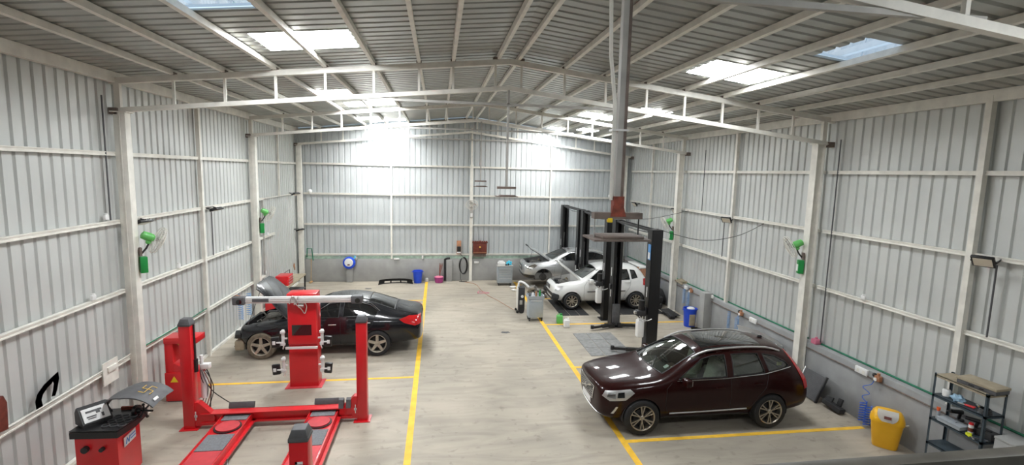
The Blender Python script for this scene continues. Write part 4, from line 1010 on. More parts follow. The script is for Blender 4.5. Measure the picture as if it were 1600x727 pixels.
# ------------------------------------------------------------------ wheel balancer
def balancer():
    r = empty('wheel_balancer', (-4.95, 8.10, 0), 'red wheel balancing machine with a black tool tray and raised curved hood', 'wheel balancer')
    P = [(-.50,-.14),(.11,-.18),(.06,.48),(-.46,.50)]
    m = MB(); m.prism(P,'Z',.02,.84); m.build('cabinet', 'red', r, ang=20)
    m = MB(); m.prism([(.06,-.02),(.22,.16),(.20,.36),(.06,.36)],'Z',0,.03); m.build('foot_plate', 'red', r)
    Q = [(-.54,-.18),(.14,-.22),(.20,.16),(.16,.54),(-.50,.54)]
    m = MB(); m.prism(Q,'Z',.84,.94); m.prism([(q[0]*1.0,q[1]) for q in Q],'Z',.95,.965); m.build('tray', 'black', r, ang=20)
    for i in range(3):
        for j in range(3):
            x = -.11+.115*i; y = -.06+.15*j
            m = MB(); m.lathe([(.045,.966),(.057,.966),(.057,.982),(.045,.982),(.045,.966)],(x,y,0),'Z',20,cap=False); m.build('weight_pocket_rim', 'dark_grey', r)
            m = MB(); m.cyl((x,y,.9655),(x,y,.968),.045,n=20); m.build('weight_pocket', 'black_matte', r)
    q = Matrix.Translation((-.38,.12,.965)) @ Matrix.Rotation(R(-38),4,'Z')
    m = MB(); m.prism([(-.13,0),(.15,0),(.15,.05),(.0,.25),(-.07,.27),(-.13,.18)],'Y',-.19,.19); m.xf(q); m.build('console', 'black_plastic', r, ang=30)
    sl = Matrix.Translation((.081,0,.156)) @ Matrix.Rotation(math.atan2(.20,.15),4,'Y')
    m = MB(); m.box((0,0,0),(.22,.33,.012)); m.xf(q @ sl); m.build('display_panel', 'white', r)
    m = MB(); m.box((-.05,-.02,.009),(.03,.20,.004)); m.box((-.02,.03,.009),(.04,.05,.004)); m.box((.03,-.06,.009),(.02,.12,.004)); m.box((.06,-.06,.009),(.015,.10,.004)); m.box((.045,.08,.009),(.06,.03,.004)); m.xf(q @ sl); m.build('display_marks', 'dark_grey', r)
    m = MB(); m.box((-.05,.49,.99),(.30,.03,.05)); m.build('weight_rail', 'rust', r)
    c = V((.24,.30,1.02))
    m = MB(); m.cyl((.08,.32,1.02),(.20,.31,1.02),.05,.04,n=16); m.cyl((.20,.31,1.02),(.38,.28,1.02),.016,n=10); m.cyl((.10,.32,1.02),(.15,.315,1.02),.09,n=20)
    for a in range(4):
        A = R(20+90*a); m.tube([c, c+V((.02,math.cos(A)*.12,math.sin(A)*.12))],.015,8); m.ball(c+V((.02,math.cos(A)*.13,math.sin(A)*.13)),.024,8)
    m.build('spindle', 'black', r)
    pts = []; n = 16
    for k in range(n+1):
        a = R(lerp(168, 28, k/n)); pts.append((.13+.46*math.cos(a), 1.06+.34*math.sin(a)))
    def on_guard(u, t, lift=.0):
        k = min(max(t,0),1)*n; i = min(int(k), n-1); f = k-i
        w = lerp(.03,.31,min(1,t*2.0))
        return V((lerp(pts[i][0],pts[i+1][0],f)+.05*abs(u)*0, .30+w*u+.02*t, lerp(pts[i][1],pts[i+1][1],f)-.02*u*u+lift))
    bm = bmesh.new(); rows = [[bm.verts.new(on_guard(u, k/n)) for u in (-1,-.5,0,.5,1)] for k in range(n+1)]
    for A, B_ in zip(rows, rows[1:]):
        for i in range(4): bm.faces.new([A[i],A[i+1],B_[i+1],B_[i]])
    bmesh.ops.recalc_face_normals(bm, faces=bm.faces)
    bmesh.ops.solidify(bm, geom=bm.faces[:], thickness=.018)
    m = MB(); m.bm.free(); m.bm = bm; g = m.build('wheel_guard', 'dark_grey', r, ang=50)
    cu, ct, a, b = -.08, .74, .38, .078
    for (p0,q0),(p1,q1) in ([(0,-1),(0,1)],[(-1,0),(1,0)],[(0,1),(-1,1)],[(-1,0),(-1,-1)],[(0,-1),(1,-1)],[(1,0),(1,1)]):
        line = [on_guard(cu+a*lerp(p0,p1,k/5), ct+b*lerp(q0,q1,k/5), .020) for k in range(6)]
        m = MB(); m.tube(line,.006,4); m.build('painted_mark', 'gold', g)
    m = MB(); c = on_guard(-.45,.93,.012); m.box(c,(.045,.12,.012),rot=(0,R(55),0),bev=.004); m.build('guard_slot', 'white', g)
    m = MB(); m.tube(catmull([(-.32,.46,.95),(-.36,.42,1.06),(-.33,.36,1.18),(-.31,.33,1.20)],5),.020,8); m.build('guard_arm', 'black', r)
    m = MB(); m.use('white')
    q = Matrix.Translation((.094,.14,.66)) @ Matrix.Rotation(math.atan2(.66,-.05),4,'Z')
    m.box((0,-.006,0),(.34,.008,.15)); m.use('hose_pale'); m.tube([(-.13,-.013,-.045),(-.09,-.013,.045),(-.05,-.013,-.045),(-.01,-.013,.045)],.009,4)
    for k in range(2): m.box((.08,-.013,.03-.05*k),(.14,.004,.02))
    m.xf(q); m.build('maker_plate', None, r)
    for x in (-.34,-.10):
        y = -.14-.066*(x+.5); m = MB(); m.cyl((x,y-.001,.66),(x,y-.06,.66),.05 if x<-.2 else .032,n=18); m.build('side_knob', 'black_plastic', r)
balancer()

# ------------------------------------------------------------------ wall fans
def wall_fan(loc, yaw, label, head='fan_green', box='box_green', cage='steel_paint'):
    """box on the column, arm, motor head and caged blades; built facing +X then turned by yaw"""
    r = empty('wall_fan', loc, label, 'fan', 'wall fans on the columns', rotz=yaw)
    m = MB(); m.box((.06,0,-.12),(.12,.15,.32),bev=.012); m.build('control_box', box, r)
    m = MB(); m.box((.125,0,-.14),(.008,.10,.16)); m.build('box_label', 'white', r)
    m = MB(); m.box((.02,0,.14),(.04,.12,.16)); m.build('bracket', 'brown_steel', r)
    m = MB(); m.tube([(.04,0,.10),(.12,0,.20),(.17,0,.30)],.018,8); m.build('arm', 'black', r)
    tilt = Matrix.Translation((.20,0,.40)) @ Matrix.Rotation(R(28),4,'Y')
    m = MB(); m.lathe([(.03,-.17),(.075,-.15),(.085,-.06),(.085,.02),(.055,.06)],(0,0,0),'X',18); m.ball((0,0,-.09),.05,10); m.xf(tilt); m.build('motor_head', head, r)
    m = MB()
    for k in range(3):
        a = 2*PI*k/3; bm = m.bm; vs = []
        for i in range(6):
            t = i/5; rr_ = .05+.19*t; w = .05+.07*math.sin(PI*min(1,t+.2))
            for s in (-1,1):
                aa = a + s*w/(rr_+.06); vs.append(bm.verts.new((.12+s*.022, rr_*math.cos(aa), rr_*math.sin(aa))))
        for i in range(5): bm.faces.new([vs[2*i],vs[2*i+1],vs[2*i+3],vs[2*i+2]])
    m.cyl((.09,0,0),(.16,0,0),.035,n=12); m.xf(tilt); m.build('blades', 'fan_clear', r, norm=False)
    m = MB()
    for rad, x in ((.27,.13),(.255,.17),(.255,.09),(.18,.195),(.10,.205)):
        m.tube([(x,rad*math.cos(2*PI*k/28),rad*math.sin(2*PI*k/28)) for k in range(28)], .0045 if rad<.27 else .007, 5, closed=True)
    for k in range(28):
        a = 2*PI*k/28; c, s = math.cos(a), math.sin(a)
        m.tube([(.205,.05*c,.05*s),(.195,.18*c,.18*s),(.165,.258*c,.258*s),(.13,.27*c,.27*s),(.09,.258*c,.258*s),(.07,.16*c,.16*s),(.06,.08*c,.08*s)], .0022, 3)
    m.cyl((.20,0,0),(.212,0,0),.055,n=16); m.xf(tilt); m.build('grille', cage, r)
    return r
wall_fan((-5.745,10.44,3.16), R(38), 'green wall fan facing inwards on the nearest left column')
wall_fan((-5.745,17.04,3.12), R(30), 'green wall fan on the left column behind the black saloon')
wall_fan((8.545,10.40,3.06), R(158), 'green wall fan with a dark green box on the right column above the maroon SUV')
wall_fan((8.545,17.02,2.95), R(165), 'green wall fan on the right column beyond the nearest black lift')
wall_fan((1.47,22.30,3.20), R(-90), 'small grey wall fan on the middle post of the end wall', 'steel_dull', 'steel_dull')

# ------------------------------------------------------------------ flood lamps
def flood(loc, yaw, label, tilt=40):
    r = empty('flood_lamp', loc, label, 'lamp', 'flood lamps clamped to the wall rails', rotz=yaw)
    q = Matrix.Translation((.20,0,-.05)) @ Matrix.Rotation(R(tilt),4,'Y')
    m = MB(); m.box((0,0,0),(.05,.30,.22),bev=.012)
    for k in range(6): m.box((-.035,-.11+.044*k,0),(.03,.008,.16))
    m.xf(q); m.build('housing', 'black', r)
    m = MB(); m.box((.027,0,0),(.006,.24,.165)); m.xf(q); m.build('glass', 'lamp_face', r)
    m = MB(); m.bar((0,-.16,0),(.20,-.16,-.05),.012,.03); m.bar((0,.16,0),(.20,.16,-.05),.012,.03); m.bar((0,-.16,0),(0,.16,0),.03,.012); m.build('bracket', 'black', r)
    return r
flood((8.90,6.75,3.80), R(200), 'black flood lamp with a pale face beside the nearest post of the right wall')
flood((8.90,14.1,3.76), R(215), 'black flood lamp on the right wall between its two tall columns')
flood((8.90,17.35,3.78), R(200), 'black flood lamp next to the column behind the nearest black lift')
flood((8.90,21.2,3.76), R(190), 'small black flood lamp on the right wall close to the end wall')
flood((-5.96,10.72,3.90), R(-15), 'black flood lamp above the fan on the nearest left column', 70)
flood((-5.96,14.0,3.90), R(-10), 'black flood lamp on the left wall next to the slim post', 75)
flood((-5.96,21.5,3.96), R(-30), 'black flood lamp high on the left wall near the corner', 70)
flood((-5.98,22.1,2.40), R(-30), 'pale-backed flood lamp low on the left wall near the corner', 70)
for x, y, z, n in ((-5.45,22.40,3.98,'white bulb lamp on the end wall rail at its left corner'),(7.95,22.40,3.98,'white bulb lamp on the end wall rail at its right side')):
    m = MB(); m.lathe([(.03,-.10),(.045,-.08),(.075,-.03),(.085,.03),(.06,.08),(.02,.10)],(0,-.06,0),'Z',16); tag(m.build('bulb_lamp', 'white', loc=(x,y,z)), n, 'lamp')

# ------------------------------------------------------------------ hanging steel frames under the ridge
def hanging(Y, label, big):
    r = empty('hanging_frame', (XC, Y, 6.36), label, 'hanging frame', 'steel frames hung from the ridge')
    z0 = -1.66
    m = MB(); m.bb(-.035,.035,-.03,.03,z0,.0) if big else m.bb(-.022,.022,-.02,.02,z0,.0); m.build('drop_post', 'steel_dull', r)
    if big:
        m = MB(); m.bb(.01,.034,-.032,-.030,z0,.0); m.build('post_edge', 'brown_steel', r)
        m = MB(); m.tube([(-.13,0,.02),(-.11,0,-.45),(-.065,-.01,-.80),(-.058,-.01,z0+.10)],.016,8); m.build('conduit', 'steel_paint', r)
        m = MB(); m.bb(-.085,.05,-.04,.04,-1.02,-1.005); m.build('clip', 'white', r)
        m = MB(); m.bb(-.042,.042,-.036,.036,z0+.0,z0+.13); m.prism([(-.07,z0-.03),(.06,z0-.03),(.035,z0+.06),(-.05,z0+.06)],'Y',-.044,-.036); m.build('rusty_joint', 'rust', r)
        m = MB(); m.box((-.07,-.03,z0-.06),(.04,.04,.035),bev=.006); m.build('yellow_tag', 'yellow', r)
    m = MB(); m.bb(-.20,.20,-.04,.04,z0-.05,z0+.0); m.build('cross_bar', 'brown_steel', r)
    for s in (-1,1):
        m = MB(); m.cyl((s*.185,0,z0-.20),(s*.185,0,z0-.02),.006,n=6)
        m.build('hanger_rod', 'aluminium' if s < 0 else 'black', r)
    m = MB(); m.bb(-.23,.23,-.16,.16,z0-.215,z0-.20); m.bb(-.15,.19,-.12,.12,z0-.20,z0-.18,.006); m.build('plate', 'brown_steel', r)
hanging(3.8, 'large brown steel plate and crossbar hanging on a post in front of the black lifts', True)
hanging(10.4, 'small steel crossbar and plate hanging on a thin post right of the middle wall post', False)
hanging(17.0, 'smallest hanging steel crossbar, above the fan on the middle wall post', False)

# ------------------------------------------------------------------ right-hand wall
def swing_bin():
    r = empty('swing_bin', (8.42,7.72,0), 'yellow swing-top bin with a white lid against the grey plinth', 'bin', rotz=R(-46))
    def sect(w, d, z, n=28):
        out = []
        for k in range(n):
            a = 2*PI*k/n; c, s = math.cos(a), math.sin(a); e = 2.0/3.6
            out.append((w*math.copysign(abs(c)**e,c), d*math.copysign(abs(s)**e,s), z))
        return out
    def loftb(rows, name, material):
        bm = bmesh.new(); rs = [[bm.verts.new(p) for p in q] for q in rows]; n = len(rs[0])
        for A,B_ in zip(rs,rs[1:]):
            for i in range(n): bm.faces.new([A[i],A[(i+1)%n],B_[(i+1)%n],B_[i]])
        bm.faces.new(rs[0]); bm.faces.new(rs[-1]); m = MB(); m.bm.free(); m.bm = bm; return m.build(name, material, r, ang=40)
    loftb([sect(.19,.135,0),sect(.20,.145,.02),sect(.255,.185,.50),sect(.262,.19,.505)],'bucket','bin_yellow')
    h = loftb([sect(.272,.20,.50),sect(.272,.20,.535),sect(.262,.192,.58),sect(.235,.165,.65),sect(.20,.12,.70),sect(.15,.07,.725)],'hood','bin_yellow')
    tab = [(.535,.20),(.58,.192),(.65,.165),(.70,.12),(.725,.07)]
    def depth(z):
        for (z0,d0),(z1,d1) in zip(tab,tab[1:]):
            if z <= z1: return lerp(d0,d1,(z-z0)/(z1-z0))
        return .07
    bm = bmesh.new(); rows = []      # rocking flap set into the front slope
    for i in range(9):
        z = lerp(.54,.724,i/8); w = .19*math.sqrt(max(.05,1-((i/8-.95)/1.05)**2))*lerp(1,.82,i/8)
        rows.append([bm.verts.new((w*u, -(depth(z)+.016)*(1-.10*abs(w*u/.2)**3), z+.010)) for u in (-1,-.8,-.4,0,.4,.8,1)])
    for A,B_ in zip(rows,rows[1:]):
        for i in range(6): bm.faces.new([A[i],A[i+1],B_[i+1],B_[i]])
    bmesh.ops.solidify(bm, geom=bm.faces[:], thickness=.012)
    m = MB(); m.bm.free(); m.bm = bm; m.build('flap', 'white', h)
    m = MB(); m.box((0,-.200,.628),(.11,.012,.05),rot=(R(-28),0,0)); m.build('flap_label', 'wood_red', h)
    m = MB(); m.tube(catmull([(.265,-.04,.50),(.31,-.03,.52),(.32,0,.50),(.30,.03,.47),(.262,.04,.48)],5),.008,5); m.build('handle', 'white', r)
swing_bin()

def coil(loc, label, z0, z1, r0, turns, material, drop=None, sep=.0):
    r = empty('coiled_air_hose', loc, label, 'air hose', 'coiled air hoses')
    pts = []; N = turns*14
    for k in range(N+1):
        a = 2*PI*k/14; pts.append((r0*math.cos(a), r0*math.sin(a)*.6+0, lerp(z0,z1,k/N)))
    m = MB(); m.tube(pts,.007,5); m.build('coil', material, r)
    if sep: m = MB(); m.tube([(p[0]+sep*.2,p[1]+sep,p[2]+.02) for p in pts],.007,5); m.build('coil', material, r)
    if loc[0] < 0: m = MB(); m.bb(-.18,.0,-.03,.03,z1,z1+.05,.01); m.build('hook','copper',r)
    if drop:
        m = MB(); m.tube(catmull(drop,6),.007,5); m.build('hose_tail', material, r)
    return r
coil((8.66,8.38,0), 'dark blue coiled air hose piled beside the yellow bin', .04,.46,.075,8,'hose_blue',
     [(.07,.0,1.02),(.05,.04,.90),(-.02,.16,.80),(.04,.05,.70),(-.02,.15,.60),(.0,.05,.50),(0,.05,.42)], .15)
coil((8.66,15.85,0), 'pale blue coiled air hose hanging above the blue barrel', .45,.98,.06,11,'hose_pale',[(0,0,.98),(.04,-.1,1.1),(.08,-.12,1.15)], .42)
coil((8.66,12.95,0), 'blue coiled air hose hanging on the plinth beyond the SUV roof', .42,.95,.06,12,'hose_pale',[(0,0,.95),(.05,-.05,1.05),(.09,-.05,1.1)], .55)
coil((-5.86,15.5,0), 'pale blue coiled air hose hanging on the left wall behind the open bonnet', .40,1.10,.07,12,'hose_pale',[(0,0,1.10),(-.04,0,1.2)], .42)
def valve(loc, label, mtl='copper'):
    r = empty('air_valve', loc, label, 'air valve', 'brass air valves on the walls')
    m = MB(); m.box((0,0,0),(.09,.11,.11),bev=.01); m.cyl((0,0,.05),(0,0,.11),.03,n=10); m.build('regulator', mtl, r)
    m = MB(); m.cyl((-.06,.02,-.02),(-.045,.02,-.02),.035,n=14); m.build('gauge', 'white', r)
    m = MB(); m.ball((0,.09,.04),.045,10); m.build('knob', 'black', r)
valve((8.71,8.28,1.08), 'brass air valve on the plinth ledge above the dark blue coiled hose')
valve((8.71,12.85,1.08), 'brass air valve on the plinth behind the rear of the SUV')
valve((8.71,15.75,1.05), 'brass air valve above the blue barrel')
valve((-3.58,22.32,1.06), 'brass air valve beside the round blue hose reel', 'steel_dull')
def socket(loc, size, label, rz=0):
    r = empty('socket_box', loc, label, 'socket box', 'white electric socket boxes', rotz=rz)
    m = MB(); m.box((0,0,0),size,bev=.006); m.build('casing','white',r)
    m = MB(); k = max(range(2), key=lambda i: size[i]); n = 2
    for i in range(n):
        p = [0,0,0]; p[k] = size[k]*(-.22+.44*i); q = [.0,.0,size[2]*.45]; q[k] = size[k]*.2; q[1-k] = size[1-k]+.006; m.box(p,q)
    m.build('outlet','steel_paint',r)
socket((8.755,8.72,1.06),(.05,.30,.13),'white socket box on the grey plinth beside the dark blue coiled hose')
socket((8.755,12.35,1.03),(.05,.30,.13),'white socket box on the plinth just above the SUV roof')
socket((8.755,14.55,1.17),(.05,.26,.10),'white socket box on the plinth between the concrete pillar and the SUV')
socket((8.755,16.2,1.06),(.05,.18,.12),'white socket box above the blue barrel')
socket((1.75,22.39,.86),(.22,.05,.09),'white socket box right of the middle post under the red-brown cabinet')
socket((-1.84,22.38,1.03),(.24,.05,.07),'pale socket strip on top of the end wall plinth')
socket((-.70,22.38,1.10),(.07,.05,.14),'small white switch above the blue bin on the end wall')
m = MB(); m.box((0,0,0),(.02,.42,.42)); m.box((.02,.02,.06),(.04,.24,.10),bev=.006); tag(m.build('socket_board','steel_paint',loc=(-5.94,9.68,1.20)),'square pale board with a socket on the left wall behind the balancer','socket board')

def rack():
    x0, x1, y0, y1, H = -.18,.18,-.42,.42,1.78
    r = empty('shelving_rack', (8.57,6.52,0), 'dark blue-grey four-shelf metal rack against the right wall', 'shelving rack')
    for x in (x0,x1):
        for y in (y0,y1):
            m = MB(); sx = 1 if x<0 else -1; sy = 1 if y<0 else -1
            m.bb(x,x+sx*.035,y,y+sy*.004,0,H); m.bb(x,x+sx*.004,y,y+sy*.035,0,H); m.build('upright','rack_blue',r)
    for z in (H-.03,1.40,.98,.54,.12):
        m = MB(); m.bb(x0,x1,y0,y1,z,z+.012); m.bb(x0,x0+.004,y0,y1,z-.03,z+.012); m.bb(x1-.004,x1,y0,y1,z-.03,z+.012)
        m.bb(x0,x1,y0,y0+.004,z-.03,z+.012); m.bb(x0,x1,y1-.004,y1,z-.03,z+.012)
        m.build('shelf','cardboard' if z>1.7 else 'rack_blue',r)
rack()
def on_rack(name, build, loc, label, cat, material=None, rz=0):
    m = MB(); build(m); return tag(m.build(name, material, loc=loc, rotz=rz), label, cat)
def flat_case(m):
    m.use('cardboard').box((0,0,.085),(.32,.56,.04),bev=.006); m.use('dark_grey').box((0,0,.032),(.30,.54,.062),bev=.004)
    m.use('black').box((-.152,.06,.032),(.006,.08,.02)); m.use('black').box((-.152,-.08,.032),(.006,.06,.02))
on_rack('tool_case', flat_case, (8.58,6.34,1.766), 'wide flat grey case lying on top of the metal rack', 'case', rz=R(6))
def pot(m): m.use('white').lathe([(.045,0),(.055,.01),(.062,.10),(.05,.12),(.03,.125)],(0,0,0),'Z',18); m.use('black').box((.0,.058,.07),(.02,.03,.05))
on_rack('pot', pot, (8.50,6.80,1.415), 'white round pot at the far end of the second rack shelf', 'pot')
def cloth(m):
    k = bmesh.ops.create_icosphere(m.bm, subdivisions=3, radius=1); rr_ = random.Random(4)
    for v in k['verts']: 
        n = .8+.35*math.sin(v.co.x*5+1)*math.sin(v.co.y*6)*math.cos(v.co.z*4); v.co = V((v.co.x*.08*n, v.co.y*.12*n, max(-.0, .055+v.co.z*.075*n)))
on_rack('cloth', cloth, (8.50,6.60,1.413), 'crumpled pale blue cloth on the second rack shelf', 'cloth', 'pale_blue')
def pliers(c):
    def f(m): m.use(c).tube([(0,-.10,.015),(0,0,.02),(.01,.03,.02)],.013,6); m.use(c).tube([(.05,-.10,.015),(.02,0,.02),(.01,.03,.02)],.013,6); m.use('aluminium').box((.01,.07,.018),(.03,.09,.02),bev=.004)
    return f
on_rack('pliers', pliers('red'), (8.46,6.44,1.415), 'red-handled pliers on the second rack shelf', 'pliers', rz=R(20))
on_rack('pliers', pliers('gold'), (8.60,6.36,1.415), 'yellow-handled pliers on the second rack shelf', 'pliers', rz=R(-30))
def coilcable(m):
    for k in range(5): m.tube([((.085-.004*k)*math.cos(2*PI*i/20),(.085-.004*k)*math.sin(2*PI*i/20),.01+.016*k) for i in range(20)],.009,5,closed=True)
on_rack('coiled_cable', coilcable, (8.50,6.20,1.415), 'black coiled cable at the near end of the second rack shelf', 'cable', 'black')
def tray(m): m.bb(-.10,.10,-.19,.19,0,.06,.012); m.bb(-.108,.108,-.20,.20,.06,.072,.004); m.bb(-.02,.02,-.05,.05,.072,.085)
on_rack('plastic_box', tray, (8.48,6.62,.995), 'translucent grey plastic box on the third rack shelf', 'box', 'clear_plastic')
def spray(m): m.use('orange').cyl((0,0,.16),(0,0,.20),.028,n=14); m.use('clear_plastic').cyl((0,0,0),(0,0,.14),.03,n=14); m.use('orange').cyl((0,0,.14),(0,0,.165),.02,n=12)
on_rack('spray_can', spray, (8.46,6.86,.994), 'orange-capped can on the third rack shelf behind the plastic box', 'can')
def drill(m): m.use('black').cyl((0,-.10,.17),(0,.08,.17),.035,.03,n=14); m.use('black').box((0,-.06,.09),(.035,.045,.14),rot=(R(12),0,0),bev=.01); m.use('dark_grey').box((0,-.075,.025),(.06,.10,.05),bev=.008); m.use('dark_grey').cyl((0,.08,.17),(0,.13,.17),.02,.012,n=10)
on_rack('cordless_drill', drill, (8.66,6.48,.994), 'black cordless drill standing on the third rack shelf', 'drill', rz=R(30))
on_rack('cordless_drill', drill, (8.66,6.74,.994), 'black cordless drill behind the plastic box on the third rack shelf', 'drill', rz=R(70))
def bottle(m): m.use('white').cyl((0,0,0),(0,0,.15),.035,n=16); m.use('wood_red').cyl((0,0,.04),(0,0,.10),.0355,n=16); m.use('red').cyl((0,0,.15),(0,0,.185),.034,.028,n=14)
on_rack('bottle', bottle, (8.50,6.36,.994), 'white bottle with a red cap on the third rack shelf', 'bottle')
def tape(m): m.use('lime').lathe([(.02,0),(.04,0),(.04,.03),(.02,.03),(.02,0)],(0,0,0),'Z',16,cap=False); m.use('lime').box((.01,.06,.012),(.05,.05,.024),bev=.006); m.use('aluminium').box((0,.12,.01),(.02,.08,.01))
on_rack('tape_measure', tape, (8.42,6.32,.995), 'bright yellow tape measure on the third rack shelf', 'tape measure', rz=R(150))
def blackbox(m): m.bb(-.09,.09,-.12,.12,0,.11,.01); m.bb(-.02,.02,-.05,.05,.11,.13,.004)
on_rack('tool_box', blackbox, (8.64,6.22,.994), 'black tool box at the near end of the third rack shelf', 'tool box', 'black_plastic')
def wrench(m): m.box((0,0,.008),(.025,.16,.014)); m.cyl((0,.09,.0),(0,.09,.016),.025,n=12); m.cyl((0,-.09,.0),(0,-.09,.016),.02,n=12)
on_rack('wrench', wrench, (8.44,6.18,.995), 'dark wrench on the third rack shelf', 'wrench', 'dark_grey', rz=R(40))
m = MB(); m.bb(-.17,.17,-.14,.14,0,1.14,.01); m.bb(-.175,.175,-.145,.145,1.14,1.18,.006); tag(m.build('concrete_block','plinth',loc=(8.60,5.83,0)),'grey concrete block post at the near end of the metal rack','block')

def radiator(loc, rz, lean, label):
    r = empty('radiator', loc, label, 'radiator', rotz=rz); q = Matrix.Rotation(R(lean),4,'Y')
    m = MB(); m.bb(-.02,.02,-.30,.30,.02,.62)
    for k in range(15): m.bb(-.024,.024,-.29,.29,.05+.038*k,.056+.038*k)
    m.xf(q); m.build('core','dark_grey',r)
    for s in (-1,1): m = MB(); m.bb(-.03,.03,s*.30,s*.34,0,.64,.006); m.xf(q); m.build('tank','aluminium' if s>0 else 'black_plastic',r)
radiator((8.42,9.80,0), 0, 22, 'dark car radiator leaning on the plinth behind the SUV')
m = MB(); m.box((0,0,.10),(.18,.46,.12),rot=(R(8),R(12),0),bev=.03); m.box((.06,-.1,.22),(.05,.10,.16),rot=(0,R(20),0),bev=.01); m.box((.05,.14,.2),(.04,.16,.10),rot=(0,R(30),0)); tag(m.build('plastic_duct','black_plastic',loc=(8.55,9.12,0),rotz=R(8)),'black plastic duct lying at the foot of the plinth by the radiator','car part')
def bumper_part(loc, rz, label, material='black_plastic', L=1.5, sc=1.0):
    """car bumper cover: curved skin with lip and openings"""
    bm = bmesh.new(); n = 24; rows = []
    for k in range(n+1):
        t = k/n*2-1; x = t*L/2; y = .28*abs(t)**3; row = []
        for u, (dy, z) in enumerate(((0,.0),(-.04,.05),(-.05,.14),(-.01,.24),(.03,.28))): row.append(bm.verts.new((x*(1-.02*u), y+dy, z*sc)))
        rows.append(row)
    for i, (A,B_) in enumerate(zip(rows,rows[1:])):
        for j in range(4):
            if j == 1 and (4 <= i < 20) and i not in (8,15): continue
            bm.faces.new([A[j],A[j+1],B_[j+1],B_[j]])
    bmesh.ops.solidify(bm, geom=bm.faces[:], thickness=.012)
    m = MB(); m.bm.free(); m.bm = bm; return tag(m.build('bumper_cover', material, loc=loc, rotz=rz), label, 'car bumper')
bumper_part((8.35,13.6,0), R(100), 'black bumper cover lying along the right plinth past the concrete pillar')
bumper_part((8.62,11.5,.62), R(90), 'pale painted car bumper resting high along the right plinth behind the SUV', 'white', 2.0)
m = MB(); m.bb(-.22,.20,-1.0,1.0,.56,.60); 
for y in (-.95,.95): m.bb(-.20,-.16,y-.02,y+.02,0,.56); m.bb(.14,.18,y-.02,y+.02,0,.56)
tag(m.build('work_bench','black',loc=(8.52,11.5,0)),'low black bench by the plinth under the pale bumper','bench')
def drum(loc, r0, r1, H, material, label, name='bin', cat='bin', lid=None, bag=None):
    r = empty(name, loc, label, cat)
    m = MB(); m.lathe([(r0,0),(r0+.01,.02),(r1,H-.03),(r1+.018,H-.03),(r1+.018,H),(r1-.008,H),(r0-.01,.03)],(0,0,0),'Z',28); m.build('tub',material,r)
    for s in (-1,1): m = MB(); m.tube(catmull([(s*r1,-.06,H-.06),(s*(r1+.05),-.03,H-.05),(s*(r1+.05),.03,H-.05),(s*r1,.06,H-.06)],4),.008,5); m.build('handle',material,r)
    if lid: m = MB(); m.ball((0,-.04,H+.0),r1*.62,14,(1,1,.35)); m.build('contents',lid,r)
    if bag: m = MB(); m.box((-.02,-r1*.95,H*.42),(.20,.05,H*.62),bev=.02); m.build('bag',bag,r)
    return r
drum((8.38,15.12,0),.17,.215,.62,'blue','bright blue barrel with white contents by the right plinth', lid='white', bag='cardboard')
drum((-.90,22.08,0),.16,.21,.55,'blue','bright blue tub standing at the foot of the end wall')
drum((8.28,18.55,0),.20,.24,.62,'blue','blue tub half hidden behind the white hatchback')
m = MB(); m.box((0,0,.62),(.05,1.1,1.2),rot=(0,R(8),0)); m.box((-.1,0,.02),(.3,.6,.03)); tag(m.build('board','copper',loc=(8.40,19.3,0)),'brown board standing behind the spoiler of the white hatchback','board')
def tyre_lying(loc, label, tilt=0):
    m = MB(); m.lathe([(.20,0),(.30,-.01),(.315,.03),(.315,.17),(.30,.20),(.20,.20),(.19,.10),(.20,0)],(0,0,0),'Z',28,cap=False)
    if tilt: m.xf(Matrix.Translation((0,0,.30)) @ Matrix.Rotation(R(tilt),4,'Y') @ Matrix.Translation((0,0,-.1)))
    return tag(m.build('tyre','tyre',loc=loc), label, 'tyre', 'loose tyres by the right wall')
tyre_lying((8.16,17.45,.01),'black tyre lying at the bottom behind the nearest black lift')
tyre_lying((8.18,17.47,.23),'black tyre lying on another beside the right column')
tyre_lying((8.60,17.9,.02),'black tyre leaning upright on the right plinth', 78)
m = MB(); m.box((0,0,.13),(.4,.7,.02),rot=(R(6),0,R(10))); m.box((.05,.1,.04),(.35,.5,.08),bev=.02); m.box((-.1,-.3,.1),(.2,.3,.12),rot=(.3,.1,0),bev=.02); tag(m.build('splash_shield','black_matte',loc=(8.25,16.3,0)),'black car panel lying on the floor between the right column and the blue barrel','car part')
m = MB(); m.box((0,0,0),(.30,.55,.03),rot=(R(5),R(-8),0)); m.box((-.02,-.15,.05),(.22,.2,.05),rot=(.3,.1,.4),bev=.01); tag(m.build('board','cardboard',loc=(8.86,16.75,1.16)),'brown board resting on the plinth ledge beside the far right column','board')
m = MB(); m.box((0,0,0),(.16,.16,.12),bev=.02); m.cyl((0,0,.06),(0,0,.10),.03,n=10); tag(m.build('cloth_bundle','pink',loc=(8.88,10.16,1.19)),'pink box on the plinth ledge beside the column next to the SUV','box')
m = MB(); m.cyl((0,0,0),(0,0,.22),.085,n=18); m.cyl((0,0,.22),(0,0,.27),.085,.04,n=18); m.cyl((0,0,.27),(0,0,.31),.035,n=12); tag(m.build('jar','bottle_clear',loc=(8.36,10.60,.60)),'clear plastic jar beside the near end of the pale bumper','jar')
